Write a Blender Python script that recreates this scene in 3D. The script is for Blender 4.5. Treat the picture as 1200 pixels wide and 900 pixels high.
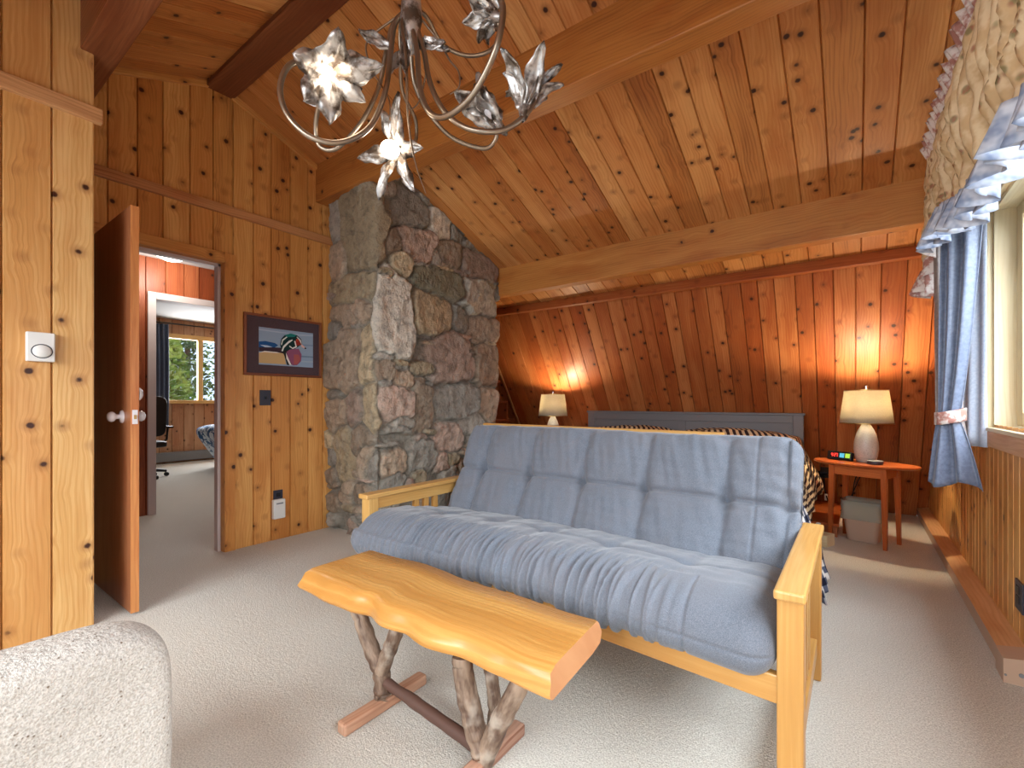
import bpy, bmesh, math, random
import numpy as np
from mathutils import Vector, Matrix, noise as mn
for o in list(bpy.data.objects): bpy.data.objects.remove(o)
S = bpy.context.scene
COL = S.collection
PI = math.pi
# ------------------------------------------------------------ camera, world, lights
FPX, YAW, HZ, CH = 545.0, math.radians(36.4), 471.0, 1.06
cd = bpy.data.cameras.new('camera'); cam = bpy.data.objects.new('camera', cd); COL.objects.link(cam)
cam.location = (0, 0, CH); cam.rotation_euler = (PI/2, 0, YAW)
cd.sensor_width = 36; cd.lens = FPX/1200*36; cd.shift_y = (HZ-450)/1200; cd.clip_start = .05
S.camera = cam
S.view_settings.view_transform = 'Standard'; S.view_settings.look = 'None'
S.view_settings.gamma = 1; S.view_settings.use_curve_mapping = False
S.view_settings.exposure = 0.22
W = bpy.data.worlds.new('sky'); S.world = W; W.use_nodes = True
W.node_tree.nodes['Background'].inputs[0].default_value = (.62, .78, 1, 1)
W.node_tree.nodes['Background'].inputs[1].default_value = 1.6

def light(name, kind, loc, power, color, rot=(0, 0, 0), size=None, radius=None, parent=None):
    l = bpy.data.lights.new(name, kind); l.energy = power; l.color = color
    if size: l.shape = 'RECTANGLE'; l.size, l.size_y = size
    if radius is not None: l.shadow_soft_size = radius
    o = bpy.data.objects.new(name, l); COL.objects.link(o); o.location = loc; o.rotation_euler = rot
    if parent: o.parent = parent
    return o
# daylight entering through the long window on the right and the far bedroom window; plus a rear fill
light('daylight_right_window', 'AREA', (1.35, 1.1, 2.15), 270, (.84, .93, 1), (0, PI/2-.75, 0), (1.5, 4.3))
light('added_rear_fill', 'AREA', (-1.25, -2.35, 2.2), 330, (.90, .96, 1), (PI/2-.7, 0, 0), (3.4, 2.0))  # added fill lamp, shining through the made-up rear window
light('daylight_bedroom_window', 'AREA', (-9.85, 3.6, 1.65), 120, (.95, .97, 1), (0, -PI/2, 0), (1.1, 1.6))

F3 = Vector((-math.sin(YAW), math.cos(YAW), 0)); R3 = Vector((math.cos(YAW), math.sin(YAW), 0))
def at(u, v, ax, val):                      # the point seen at (u, v) of the photograph on the plane coord[ax] = val
    r = F3 + R3*((u-600)/FPX) + Vector((0, 0, (HZ-v)/FPX)); c = Vector((0, 0, CH))
    return c + r*((val-c[ax])/r[ax])
def atd(u, v, d):
    return Vector((0, 0, CH)) + (F3 + R3*((u-600)/FPX) + Vector((0, 0, (HZ-v)/FPX)))*d

# ------------------------------------------------------------ materials
def lin(c):
    return tuple(((x/255)/12.92 if x/255 <= .04045 else ((x/255+.055)/1.055)**2.4) for x in c)
class NT:
    def __init__(s, name):
        s.m = bpy.data.materials.new(name); s.m.use_nodes = True; s.t = s.m.node_tree; s.n = s.t.nodes; s.l = s.t.links
        s.b = s.n['Principled BSDF']
    def new(s, t, **k):
        n = s.n.new(t)
        for a, b in k.items(): setattr(n, a, b)
        return n
    def set(s, sock, v):
        if hasattr(v, 'is_output') or hasattr(v, 'links'): s.l.new(v, sock)
        else: sock.default_value = v
    def math(s, op, a, b=0, c=None, clamp=False):
        n = s.new('ShaderNodeMath', operation=op, use_clamp=clamp); s.set(n.inputs[0], a); s.set(n.inputs[1], b)
        if c is not None: s.set(n.inputs[2], c)
        return n.outputs[0]
    def mix(s, f, a, b):
        n = s.new('ShaderNodeMix', data_type='RGBA'); s.set(n.inputs[0], f)
        for i, v in ((6, a), (7, b)):
            if isinstance(v, tuple): v = v+(1,) if len(v) == 3 else v
            s.set(n.inputs[i], v)
        return n.outputs[2]
    def comb(s, x, y, z):
        n = s.new('ShaderNodeCombineXYZ'); s.set(n.inputs[0], x); s.set(n.inputs[1], y); s.set(n.inputs[2], z); return n.outputs[0]
    def noise(s, vec, scale, detail=2, rough=.5, dist=0):
        n = s.new('ShaderNodeTexNoise'); s.set(n.inputs['Vector'], vec); n.inputs['Scale'].default_value = scale
        n.inputs['Detail'].default_value = detail; n.inputs['Roughness'].default_value = rough; n.inputs['Distortion'].default_value = dist
        return n.outputs[0]
    def smooth(s, x, lo, hi, a=0., b=1.):
        n = s.new('ShaderNodeMapRange', interpolation_type='SMOOTHSTEP'); s.set(n.inputs[0], x)
        for i, v in ((1, lo), (2, hi), (3, a), (4, b)): n.inputs[i].default_value = v
        return n.outputs[0]
    def bump(s, h, strength=.3, dist=.01):
        n = s.new('ShaderNodeBump'); s.set(n.inputs['Height'], h); n.inputs['Strength'].default_value = strength
        n.inputs['Distance'].default_value = dist; s.l.new(n.outputs[0], s.b.inputs['Normal'])
    def obj(s): return s.new('ShaderNodeTexCoord').outputs['Object']
    def uv(s):
        u = s.new('ShaderNodeUVMap'); u.uv_map = 'UVMap'; sp = s.new('ShaderNodeSeparateXYZ'); s.l.new(u.outputs[0], sp.inputs[0])
        return sp.outputs[0], sp.outputs[1]
    def done(s, col=None, rough=.5, metal=0., spec=.5):
        if col is not None:
            if isinstance(col, tuple): col = col+(1,) if len(col) == 3 else col
            s.set(s.b.inputs['Base Color'], col)
        s.set(s.b.inputs['Roughness'], rough); s.b.inputs['Metallic'].default_value = metal
        s.b.inputs['Specular IOR Level'].default_value = spec
        return s.m

def wood(name, light_c, mid_c, dark_c, knot_c=(62, 30, 18), knots=.13, kscale=8.5, rough=.42, spec=.35, vary=1., grain=1.):
    t = NT(name); U, V = t.uv()
    a = t.new('ShaderNodeAttribute'); a.attribute_name = 'pr'
    sp = t.new('ShaderNodeSeparateColor'); t.l.new(a.outputs['Color'], sp.inputs[0]); pr, pg, pb = sp.outputs
    z = t.math('MULTIPLY', pr, 40.)
    vec = t.comb(U, V, z)
    warp = t.noise(t.comb(t.math('MULTIPLY', U, 5.), t.math('MULTIPLY', V, 1.3), z), 1.0, 2)
    if knots:
        vo = t.new('ShaderNodeTexVoronoi', feature='F1'); t.l.new(t.comb(U, V, t.math('MULTIPLY', pg, 9.)), vo.inputs['Vector'])
        vo.inputs['Scale'].default_value = kscale; vo.inputs['Randomness'].default_value = 1.
        d0 = vo.outputs['Distance']
        d = t.math('ADD', d0, t.math('MULTIPLY', t.math('SUBTRACT', t.noise(vec, 60., 2), .5), .06))
        km = t.smooth(d, knots*.55, knots*1.02, 1., 0.)
        halo = t.smooth(d, knots*.8, knots*2.4, 1., 0.)
        infl = t.smooth(d0, 0., .55, 1., 0.)
        Uw = t.math('ADD', U, t.math('ADD', t.math('MULTIPLY', warp, .05*grain), t.math('MULTIPLY', infl, .018)))
    else:
        Uw = t.math('ADD', U, t.math('MULTIPLY', warp, .06*grain))
    fine = t.noise(t.comb(t.math('MULTIPLY', Uw, 140.), t.math('MULTIPLY', V, 3.5), z), 1., 3, .6)
    rings = t.math('SINE', t.math('ADD', t.math('MULTIPLY', Uw, 330.), t.math('MULTIPLY', warp, 22.)))
    rings = t.smooth(rings, -.2, 1.)
    broad = t.noise(t.comb(t.math('MULTIPLY', Uw, 14.), t.math('MULTIPLY', V, 1.2), z), 1., 2)
    g = t.math('ADD', t.math('MULTIPLY', fine, .45), t.math('ADD', t.math('MULTIPLY', rings, .10*grain), t.math('MULTIPLY', broad, .55)))
    g = t.math('ADD', g, t.math('MULTIPLY', t.math('SUBTRACT', pb, .5), .42*vary))
    c = t.mix(t.smooth(g, .27, .62), lin(light_c), lin(mid_c))
    c = t.mix(t.smooth(g, .60, 1.0), c, lin(dark_c))
    mu = t.new('ShaderNodeMix', data_type='RGBA', blend_type='MULTIPLY'); t.set(mu.inputs[0], t.smooth(pg, .25, .9, 0., .75*vary)); t.set(mu.inputs[6], c); mu.inputs[7].default_value = (.86, .66, .52, 1); c = mu.outputs[2]
    mu = t.new('ShaderNodeMix', data_type='RGBA', blend_type='MULTIPLY'); t.set(mu.inputs[0], t.smooth(t.noise(t.comb(t.math('MULTIPLY', U, 9.), t.math('MULTIPLY', V, 2.2), z), 1., 3), .45, .75, 0., .7*vary)); t.set(mu.inputs[6], c); mu.inputs[7].default_value = (.80, .60, .48, 1); c = mu.outputs[2]
    if knots:
        c = t.mix(t.math('MULTIPLY', halo, .5), c, lin(dark_c))
        c = t.mix(km, c, lin(knot_c))
    t.bump(t.math('ADD', fine, rings), .12, .002)
    return t.done(c, t.math('ADD', t.math('MULTIPLY', fine, .15), rough-.07), 0, spec)

M = {}
M['wall'] = wood('knotty_pine_wall', (224, 180, 118), (204, 152, 88), (152, 98, 52), knots=.15, vary=.55)
M['door_wall'] = wood('knotty_cedar_wall', (234, 182, 110), (212, 152, 82), (154, 94, 46), knots=.155, vary=.75)
M['ceil'] = wood('cedar_ceiling', (222, 164, 102), (198, 132, 72), (140, 82, 42), knots=.15, vary=.8)
M['slope'] = wood('shaded_cedar_slope', (186, 116, 66), (160, 86, 42), (112, 54, 26), knots=.15, vary=.8)  # same cedar; shade and warm lamplight put into the darker, redder palette
M['trim'] = wood('pine_trim', (224, 178, 128), (206, 154, 104), (164, 110, 66), knots=0)
M['beam'] = wood('fir_beam', (216, 156, 84), (190, 126, 62), (146, 88, 42), knots=.07, kscale=4.)
M['darkbeam'] = wood('dark_fir_beam', (150, 92, 56), (122, 68, 40), (84, 44, 26), knots=0)
M['door'] = wood('mahogany_door', (160, 100, 64), (138, 80, 48), (104, 56, 34), knots=0, rough=.32)
M['dooredge'] = wood('door_edge_wood', (214, 152, 92), (196, 130, 76), (160, 98, 54), knots=0)
M['futonwood'] = wood('honey_futon_wood', (210, 168, 102), (194, 146, 80), (166, 116, 60), knots=0, rough=.3, vary=.4, grain=.6)
M['slab'] = wood('golden_slab', (208, 158, 88), (186, 130, 64), (138, 84, 38), knots=0, rough=.28, vary=.2, grain=.7)
M['slabend'] = wood('slab_end', (204, 156, 112), (184, 132, 90), (146, 98, 64), knots=0, rough=.5)
M['cherry'] = wood('cherry_table', (200, 112, 58), (180, 90, 44), (140, 62, 30), knots=0, rough=.3, vary=.3)
M['redwood'] = wood('red_cedar', (176, 104, 64), (150, 80, 46), (108, 54, 30))
M['palewood'] = wood('pale_window_wood', (232, 218, 184), (220, 202, 162), (196, 172, 128), knots=0, vary=.4)
M['lightpine'] = wood('bedroom_pine', (200, 156, 116), (178, 132, 94), (138, 94, 62))

def flat(name, c, rough=.5, metal=0., spec=.4, emit=0, em=None):
    t = NT(name); t.done(lin(c), rough, metal, spec)
    if emit: t.b.inputs['Emission Color'].default_value = lin(em or c)+(1,); t.b.inputs['Emission Strength'].default_value = emit
    return t.m
def carpet():
    t = NT('carpet'); o = t.obj()
    n1 = t.noise(o, 190., 3, .7); n2 = t.noise(o, 3., 2); n3 = t.noise(o, 60., 2)
    c = t.mix(t.smooth(n1, .35, .65), lin((206, 200, 188)), lin((246, 242, 231)))
    c = t.mix(t.math('MULTIPLY', t.smooth(n2, .4, .7), .2), c, lin((216, 210, 198)))
    t.bump(t.math('ADD', n1, t.math('MULTIPLY', n3, .6)), .8, .012)
    return t.done(c, .95, 0, .1)
M['carpet'] = carpet()
def denim():
    t = NT('futon_cover'); o = t.obj()
    w = t.noise(t.comb(t.math('MULTIPLY', t.new('ShaderNodeSeparateXYZ').outputs[0], 1.), 0, 0), 1.)
    n = t.noise(o, 420., 2, .7); n2 = t.noise(o, 5., 3)
    c = t.mix(t.smooth(n, .3, .7), lin((90, 96, 106)), lin((122, 128, 138)))
    c = t.mix(t.math('MULTIPLY', t.smooth(n2, .35, .7), .35), c, lin((118, 116, 120)))
    t.bump(n, .25, .002)
    m = t.done(c, .85, 0, .15); t.b.inputs['Sheen Weight'].default_value = .25
    return m
M['denim'] = denim()
def stone():
    t = NT('field_stone'); o = t.obj()
    a = t.new('ShaderNodeAttribute'); a.attribute_name = 'stone'
    n = t.noise(o, 14., 6, .65); n2 = t.noise(o, 70., 4, .7); n3 = t.noise(t.new('ShaderNodeMapping').outputs[0], 1.)
    mp = t.new('ShaderNodeMapping'); t.l.new(o, mp.inputs[0]); mp.inputs['Scale'].default_value = (11, 11, 6); mp.inputs['Rotation'].default_value = (.3, .2, 0)
    st = t.noise(mp.outputs[0], 1., 5, .7, .6)
    c = t.mix(t.math('MULTIPLY', t.smooth(n, .42, .7), .55), a.outputs['Color'], lin((84, 76, 66)))
    c = t.mix(t.math('MULTIPLY', t.smooth(st, .5, .72), .4), c, lin((196, 188, 172)))
    c = t.mix(t.math('MULTIPLY', t.smooth(n2, .55, .75), .5), c, lin((58, 46, 38)))
    t.bump(t.math('ADD', t.math('MULTIPLY', n, 1.), t.math('ADD', t.math('MULTIPLY', n2, .5), st)), 1., .03)
    return t.done(c, .75, 0, .3)
M['stone'] = stone()
def driftwood():
    t = NT('driftwood'); U, V = t.uv(); o = t.obj()
    n = t.noise(t.comb(t.math('MULTIPLY', U, 14.), t.math('MULTIPLY', V, 5.), 0), 1., 4, .65); n2 = t.noise(o, 14., 3)
    c = t.mix(t.smooth(n, .35, .65), lin((84, 62, 50)), lin((160, 138, 118)))
    c = t.mix(t.math('MULTIPLY', t.smooth(n2, .5, .7), .6), c, lin((196, 184, 168)))
    t.bump(n, .7, .01); return t.done(c, .6, 0, .3)
M['drift'] = driftwood()
M['darkdrift'] = flat('dark_branch', (92, 66, 56), .6)
M['darktrim'] = wood('reddish_skid_wood', (212, 184, 164), (186, 148, 126), (134, 92, 74), knots=0)
def nubby():
    t = NT('nubby_chair_fabric'); o = t.obj()
    n = t.noise(o, 260., 2, .6); n2 = t.noise(o, 55., 1, .4)
    vo = t.new('ShaderNodeTexVoronoi', feature='F1'); t.l.new(o, vo.inputs['Vector']); vo.inputs['Scale'].default_value = 75.
    c = t.mix(t.smooth(n, .3, .7), lin((168, 160, 150)), lin((206, 199, 190)))
    sp = t.smooth(vo.outputs['Distance'], .08, .22, 1., 0.)
    c = t.mix(t.math('MULTIPLY', sp, t.smooth(n2, .5, .6)), c, lin((118, 102, 88)))
    t.bump(t.math('ADD', n, t.math('MULTIPLY', vo.outputs['Distance'], -1.)), .6, .006)
    return t.done(c, .95, 0, .1)
M['nubby'] = nubby()
def cloth(name, c1, c2, scale=200, rough=.8, spec=.2, sheen=0):
    t = NT(name); n = t.noise(t.obj(), scale, 2, .6)
    t.bump(n, .15, .002)
    m = t.done(t.mix(t.smooth(n, .3, .7), lin(c1), lin(c2)), rough, 0, spec); t.b.inputs['Sheen Weight'].default_value = sheen
    return m
M['satin'] = cloth('satin_blue', (100, 110, 132), (118, 128, 150), 60, .38, .5, .2)
M['satinback'] = cloth('satin_taupe', (138, 126, 122), (156, 144, 138), 60, .45, .4)
M['lining'] = cloth('curtain_lining', (196, 206, 226), (214, 222, 238), 90, .7)
M['ruffle'] = cloth('ruffle_blue_white', (124, 138, 166), (208, 210, 218), 22, .6)
M['white'] = flat('white_plastic', (222, 220, 214), .4)
M['porcelain'] = flat('white_porcelain', (226, 220, 220), .15, 0, .6)
M['chrome'] = flat('chrome', (200, 200, 205), .2, 1.)
M['brass'] = flat('brass', (176, 140, 86), .3, 1.)
M['black'] = flat('black_plastic', (26, 26, 28), .4)
M['slate'] = flat('dark_slate_plate', (54, 54, 66), .4)
M['mauve'] = flat('painted_casing', (206, 192, 188), .5)
M['greypaint'] = flat('grey_headboard_paint', (106, 100, 100), .45)
M['greytrim'] = flat('grey_trim_paint', (128, 130, 132), .6)
M['heater'] = flat('painted_heater_metal', (196, 166, 142), .4)
M['whiteceil'] = flat('white_ceiling_paint', (206, 206, 204), .8)
M['bulb'] = flat('lit_bulb', (255, 244, 224), .3, emit=6)
M['dome'] = flat('lit_dome', (255, 246, 230), .3, emit=6)
M['mat'] = cloth('picture_mat', (78, 62, 66), (90, 72, 76), 300, .85)
M['frame'] = wood('picture_frame_wood', (176, 118, 82), (150, 94, 64), (120, 70, 46), knots=0)
def floral():
    t = NT('floral_cotton'); o = t.obj()
    n = t.noise(o, 16., 3, .6); n2 = t.noise(o, 34., 2); v = t.new('ShaderNodeTexVoronoi', feature='F1'); t.l.new(o, v.inputs['Vector']); v.inputs['Scale'].default_value = 17.
    c = t.mix(t.smooth(n, .4, .6), lin((226, 200, 160)), lin((206, 172, 128)))
    f = t.smooth(v.outputs['Distance'], .16, .3, 1., 0.)
    c = t.mix(t.math('MULTIPLY', f, .75), c, t.mix(t.smooth(n2, .45, .55), lin((150, 84, 66)), lin((120, 112, 70))))
    return t.done(c, .8, 0, .15)
M['floral'] = floral()
def floralpink():
    t = NT('floral_ruffle_cotton'); o = t.obj(); n = t.noise(o, 22., 3, .6)
    c = t.mix(t.smooth(n, .42, .58), lin((226, 214, 206)), lin((176, 124, 112)))
    return t.done(c, .8, 0, .15)
M['floralruf'] = floralpink()
def shade():
    t = NT('linen_lamp_shade'); n = t.noise(t.obj(), 330., 2, .7)
    c = t.mix(t.smooth(n, .3, .7), lin((188, 178, 156)), lin((222, 214, 194)))
    t.done(c, .9, 0, .1)
    tr = t.new('ShaderNodeBsdfTranslucent'); t.l.new(c, tr.inputs[0]); mx = t.new('ShaderNodeMixShader'); mx.inputs[0].default_value = .5
    t.l.new(t.b.outputs[0], mx.inputs[1]); t.l.new(tr.outputs[0], mx.inputs[2])
    t.l.new(mx.outputs[0], t.n['Material Output'].inputs[0]); return t.m
M['shade'] = shade()
def ceramic():
    t = NT('speckled_ceramic'); o = t.obj(); n = t.noise(o, 120., 3, .7)
    sp = t.new('ShaderNodeSeparateXYZ'); t.l.new(o, sp.inputs[0])
    c = t.mix(t.smooth(sp.outputs[2], .02, .16), lin((120, 112, 108)), lin((186, 180, 170)))
    c = t.mix(t.math('MULTIPLY', t.smooth(n, .5, .7), .5), c, lin((110, 98, 88)))
    return t.done(c, .35, 0, .5)
M['ceramic'] = ceramic()
def glass():
    t = NT('window_glass'); tr = t.new('ShaderNodeBsdfTransparent'); gl = t.new('ShaderNodeBsdfGlossy'); gl.inputs['Roughness'].default_value = .02
    mx = t.new('ShaderNodeMixShader'); mx.inputs[0].default_value = .06
    t.l.new(tr.outputs[0], mx.inputs[1]); t.l.new(gl.outputs[0], mx.inputs[2]); t.l.new(mx.outputs[0], t.n['Material Output'].inputs[0]); return t.m
M['glass'] = glass()
def bag():
    t = NT('clear_plastic_bag'); tr = t.new('ShaderNodeBsdfTransparent'); tr.inputs[0].default_value = (.85, .9, .88, 1)
    t.done(lin((210, 216, 206)), .25, 0, .7)
    mx = t.new('ShaderNodeMixShader'); mx.inputs[0].default_value = .38
    t.l.new(tr.outputs[0], mx.inputs[1]); t.l.new(t.b.outputs[0], mx.inputs[2]); t.l.new(mx.outputs[0], t.n['Material Output'].inputs[0]); return t.m
M['bag'] = bag()
M['bin'] = flat('beige_bin_plastic', (200, 172, 152), .5)
def petalm():
    t = NT('hammered_silver_metal'); o = t.obj(); n = t.noise(o, 22., 4, .6); n2 = t.noise(o, 90., 2)
    c = t.mix(t.smooth(n, .4, .62), lin((196, 190, 184)), lin((96, 82, 70)))
    t.bump(n2, .3, .003)
    t.done(c, .38, .7, .5); return t.m
M['petal'] = petalm()
M['arm'] = flat('aged_brass_arm', (150, 134, 116), .32, .9)
def stripes():
    t = NT('striped_blanket'); U, V = t.uv(); n = t.noise(t.comb(U, V, 0), 7., 2)
    s = t.math('SINE', t.math('MULTIPLY', t.math('ADD', U, t.math('MULTIPLY', n, .03)), 2*PI/.052))
    c = t.mix(t.smooth(s, -.15, .15), lin((216, 192, 152)), lin((58, 42, 42)))
    b = t.noise(t.comb(U, V, 0), 160., 2); t.bump(b, .5, .004)
    return t.done(c, .9, 0, .1)
M['stripes'] = stripes()
def plaid(name, a, b, cc, k=.05):
    t = NT(name); U, V = t.uv()
    s1 = t.smooth(t.math('SINE', t.math('MULTIPLY', U, 2*PI/k)), -.1, .1); s2 = t.smooth(t.math('SINE', t.math('MULTIPLY', V, 2*PI/k)), -.1, .1)
    c = t.mix(s2, t.mix(s1, lin(a), lin(b)), t.mix(s1, lin(b), lin(cc))); return t.done(c, .85, 0, .1)
M['plaid'] = plaid('navy_check_cloth', (220, 218, 214), (86, 92, 112), (30, 32, 48), .07)
def comfort():
    t = NT('blue_white_comforter'); n = t.noise(t.obj(), 9., 3, .6, 1.2)
    return t.done(t.mix(t.smooth(n, .47, .53), lin((60, 96, 140)), lin((214, 226, 236))), .8, 0, .2)
M['comfort'] = comfort()
M['steelblue'] = cloth('grey_blue_curtain', (88, 98, 116), (108, 118, 136), 80)
M['bark'] = flat('bark', (88, 66, 50), .9)
def leafm(name, a, b):
    t = NT(name); n = t.noise(t.obj(), 2.2, 3); m = t.done(t.mix(t.smooth(n, .4, .6), lin(a), lin(b)), .6, 0, .2)
    return m
M['leaf'] = leafm('leaves', (96, 134, 58), (168, 186, 88)); M['needle'] = leafm('dark_leaves', (60, 88, 56), (112, 134, 84))
M['ground'] = cloth('forest_ground', (120, 116, 70), (150, 148, 96), 4)

# ------------------------------------------------------------ mesh builder
RNG = random.Random(7)
class MB:
    def __init__(s): s.v = []; s.f = []; s.uv = []; s.pr = []; s.mi = []
    def quad(s, pts, uvs=None, pr=None, mi=0):
        b = len(s.v); s.v += [tuple(p) for p in pts]; s.f.append(tuple(range(b, b+len(pts))))
        s.uv.append(uvs or [(p[0], p[2]) for p in pts]); s.pr.append(pr or (.5, .5, .5)); s.mi.append(mi)
    def box(s, lo, hi, ax=2, M=None, pr=None, mi=0):
        pr = pr or (RNG.random(), RNG.random(), RNG.random())
        off = (RNG.random()*3, RNG.random()*3)
        c = [Vector((hi[0] if i & 1 else lo[0], hi[1] if i & 2 else lo[1], hi[2] if i & 4 else lo[2])) for i in range(8)]
        b = len(s.v); s.v += [tuple(M @ p) if M is not None else tuple(p) for p in c]
        for idx in ((0, 2, 3, 1), (4, 5, 7, 6), (0, 1, 5, 4), (2, 6, 7, 3), (0, 4, 6, 2), (1, 3, 7, 5)):
            s.f.append(tuple(b+i for i in idx))
            P = [c[i] for i in idx]; fx = [a for a in range(3) if max(p[a] for p in P)-min(p[a] for p in P) > 1e-9]
            if ax in fx: oth = [a for a in fx if a != ax] or [ax]; s.uv.append([(p[oth[0]]+off[0], p[ax]+off[1]) for p in P])
            else: s.uv.append([(p[fx[0]]+off[0], p[fx[-1]]*.2+off[1]) for p in P])
            s.pr.append(pr); s.mi.append(mi)
        return s
    def grid(s, P, closed_u=False, closed_v=False, uvs=None, pr=None, mi=0, flip=False):
        P = np.asarray(P, float); n, m, _ = P.shape; b = len(s.v); s.v += [tuple(p) for p in P.reshape(-1, 3)]
        for i in range(n if closed_u else n-1):
            for j in range(m if closed_v else m-1):
                i2, j2 = (i+1) % n, (j+1) % m
                q = [(i, j), (i2, j), (i2, j2), (i, j2)]
                Q = [(i, j), (i+1, j), (i+1, j+1), (i, j+1)]
                if flip: q = q[::-1]; Q = Q[::-1]
                s.f.append(tuple(b+a*m+c for a, c in q))
                if uvs is not None and not closed_u and not closed_v: s.uv.append([tuple(uvs[a][c]) for a, c in q])
                else: s.uv.append([(a/max(n-1, 1), c/max(m-1, 1)) for a, c in Q] if uvs is None else [uvs(a, c) for a, c in Q])
                s.pr.append(pr or (.5, .5, .5)); s.mi.append(mi)
        return s
    def cap(s, pts, mi=0, flip=False):
        pts = [tuple(p) for p in pts]
        if flip: pts = pts[::-1]
        s.quad(pts, [(p[0], p[1]) for p in pts], None, mi)
    def tube(s, pts, rad, n=12, caps=True, mi=0, pr=None):
        pts = [Vector(p) for p in pts]; N = len(pts)
        rad = rad if hasattr(rad, '__len__') else [rad]*N
        T = [(pts[min(i+1, N-1)]-pts[max(i-1, 0)]).normalized() for i in range(N)]
        a = T[0].orthogonal().normalized(); rings = []; L = [0]
        for i in range(1, N): L.append(L[-1]+(pts[i]-pts[i-1]).length)
        for i in range(N):
            a = (a-T[i]*a.dot(T[i])).normalized(); bb = T[i].cross(a)
            rings.append([tuple(pts[i]+(a*math.cos(2*PI*k/n)+bb*math.sin(2*PI*k/n))*rad[i]) for k in range(n)])
        ru = 2*PI*max(rad)
        s.grid(rings, closed_v=True, uvs=lambda a_, c_: (c_/n*ru, L[min(a_, N-1)]), mi=mi, pr=pr, flip=True)
        if caps: s.cap(rings[0], mi, flip=True); s.cap(rings[-1], mi)
        return s
    def lathe(s, prof, c=(0, 0, 0), n=40, mi=0, closed=False, pr=None):
        P = [[(c[0]+r*math.cos(2*PI*k/n), c[1]+r*math.sin(2*PI*k/n), c[2]+z) for k in range(n)] for r, z in prof]
        s.grid(P, closed_v=True, mi=mi, flip=True, pr=pr)
        return s
    def build(s, name, mat, parent=None, smooth=False, bevel=0, solid=0, subd=0, tag=None):
        me = bpy.data.meshes.new(name); me.from_pydata(s.v, [], s.f)
        uvl = me.uv_layers.new(name='UVMap'); flat_uv = [c for f in s.uv for p in f for c in p]; uvl.data.foreach_set('uv', flat_uv)
        ca = me.color_attributes.new('pr', 'FLOAT_COLOR', 'CORNER'); ca.data.foreach_set('color', [c for f, p in zip(s.f, s.pr) for _ in f for c in (*p, 1)])
        mats = mat if isinstance(mat, (list, tuple)) else [mat]
        for m in mats: me.materials.append(m)
        me.polygons.foreach_set('material_index', s.mi)
        if smooth: me.polygons.foreach_set('use_smooth', [True]*len(s.f))
        me.update(); o = bpy.data.objects.new(name, me); COL.objects.link(o)
        if parent is not None:
            o.parent = parent; pl = o.parent; off = Matrix.Identity(4)
            o.matrix_parent_inverse = WORLD.get(parent.name, Matrix.Identity(4)).inverted()
        WORLD[o.name] = WORLD.get(parent.name, Matrix.Identity(4)) if parent is not None else Matrix.Identity(4)
        if parent is not None: WORLD[o.name] = Matrix.Identity(4)
        if bevel: b = o.modifiers.new('b', 'BEVEL'); b.width = bevel; b.segments = 2; b.limit_method = 'ANGLE'; b.angle_limit = .6; b.harden_normals = False
        if solid: b = o.modifiers.new('s', 'SOLIDIFY'); b.thickness = solid; b.offset = 0
        if subd: b = o.modifiers.new('d', 'SUBSURF'); b.levels = b.render_levels = subd
        return o
WORLD = {}
def label(o, lab=None, cat=None, group=None, kind=None):
    if lab: o['label'] = lab
    if cat: o['category'] = cat
    if group: o['group'] = group
    if kind: o['kind'] = kind
    return o
def thing(name, lab, cat, loc, group=None):
    o = bpy.data.objects.new(name, None); COL.objects.link(o); o.location = loc; o.empty_display_size = .1
    WORLD[o.name] = Matrix.Translation(loc); return label(o, lab, cat, group)
def struct(o, lab=None): return label(o, lab, None, None, 'structure')
def bx(name, lo, hi, mat, parent=None, ax=2, bevel=0, Mx=None): return MB().box(lo, hi, ax, Mx).build(name, mat, parent, bevel=bevel)
def rotz(c, a): return Matrix.Translation(c) @ Matrix.Rotation(a, 4, 'Z') @ Matrix.Translation(-Vector(c))

def planks(name, O, U, V, N, u0, u1, lo, hi, mat, holes=(), w=(.13, .19), seed=1, parent=None, g=.005, dep=.014):
    """tongue and groove boards running along V, one mesh; lo/hi give the ends along V at u"""
    O, U, V, N = map(Vector, (O, U, V, N)); r = random.Random(seed); mb = MB()
    flo = lo if callable(lo) else (lambda u: lo); fhi = hi if callable(hi) else (lambda u: hi)
    flip = U.cross(V).dot(N) < 0
    def add(pts, pr):
        q = [O+U*a+V*b-N*c for a, b, c in pts]; uv = [(a, b) for a, b, c in pts]
        if flip: q = q[::-1]; uv = uv[::-1]
        mb.quad(q, uv, pr)
    u = u0
    while u < u1-1e-6:
        e = min(u+r.uniform(*w), u1)
        if u1-e < .04: e = u1
        pr = (r.random(), r.random(), r.random())
        cuts = sorted({u, e, *[h for H in holes for h in H[:2] if u < h < e]})
        for a, b in zip(cuts, cuts[1:]):
            m = (a+b)/2; iv = [(None, None)]
            hs = sorted([H for H in holes if H[0] < m < H[1]], key=lambda H: H[2])
            segs = []; cur = None
            for H in hs: segs.append((cur, H[2])); cur = H[3]
            segs.append((cur, None))
            ga = g if a == u else 0; gb = g if b == e else 0
            for s0, s1 in segs:
                va0 = flo(a) if s0 is None else s0; vb0 = flo(b) if s0 is None else s0
                va1 = fhi(a) if s1 is None else s1; vb1 = fhi(b) if s1 is None else s1
                if va1 <= va0 and vb1 <= vb0: continue
                add([(a+ga, va0, 0), (b-gb, vb0, 0), (b-gb, vb1, 0), (a+ga, va1, 0)], pr)
                if ga: add([(a, va0, dep), (a+ga, va0, 0), (a+ga, va1, 0), (a, va1, dep)], pr)
                if gb: add([(b-gb, vb0, 0), (b, vb0, dep), (b, vb1, dep), (b-gb, vb1, 0)], pr)
        u = e
    return mb.build(name, mat, parent)

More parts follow.
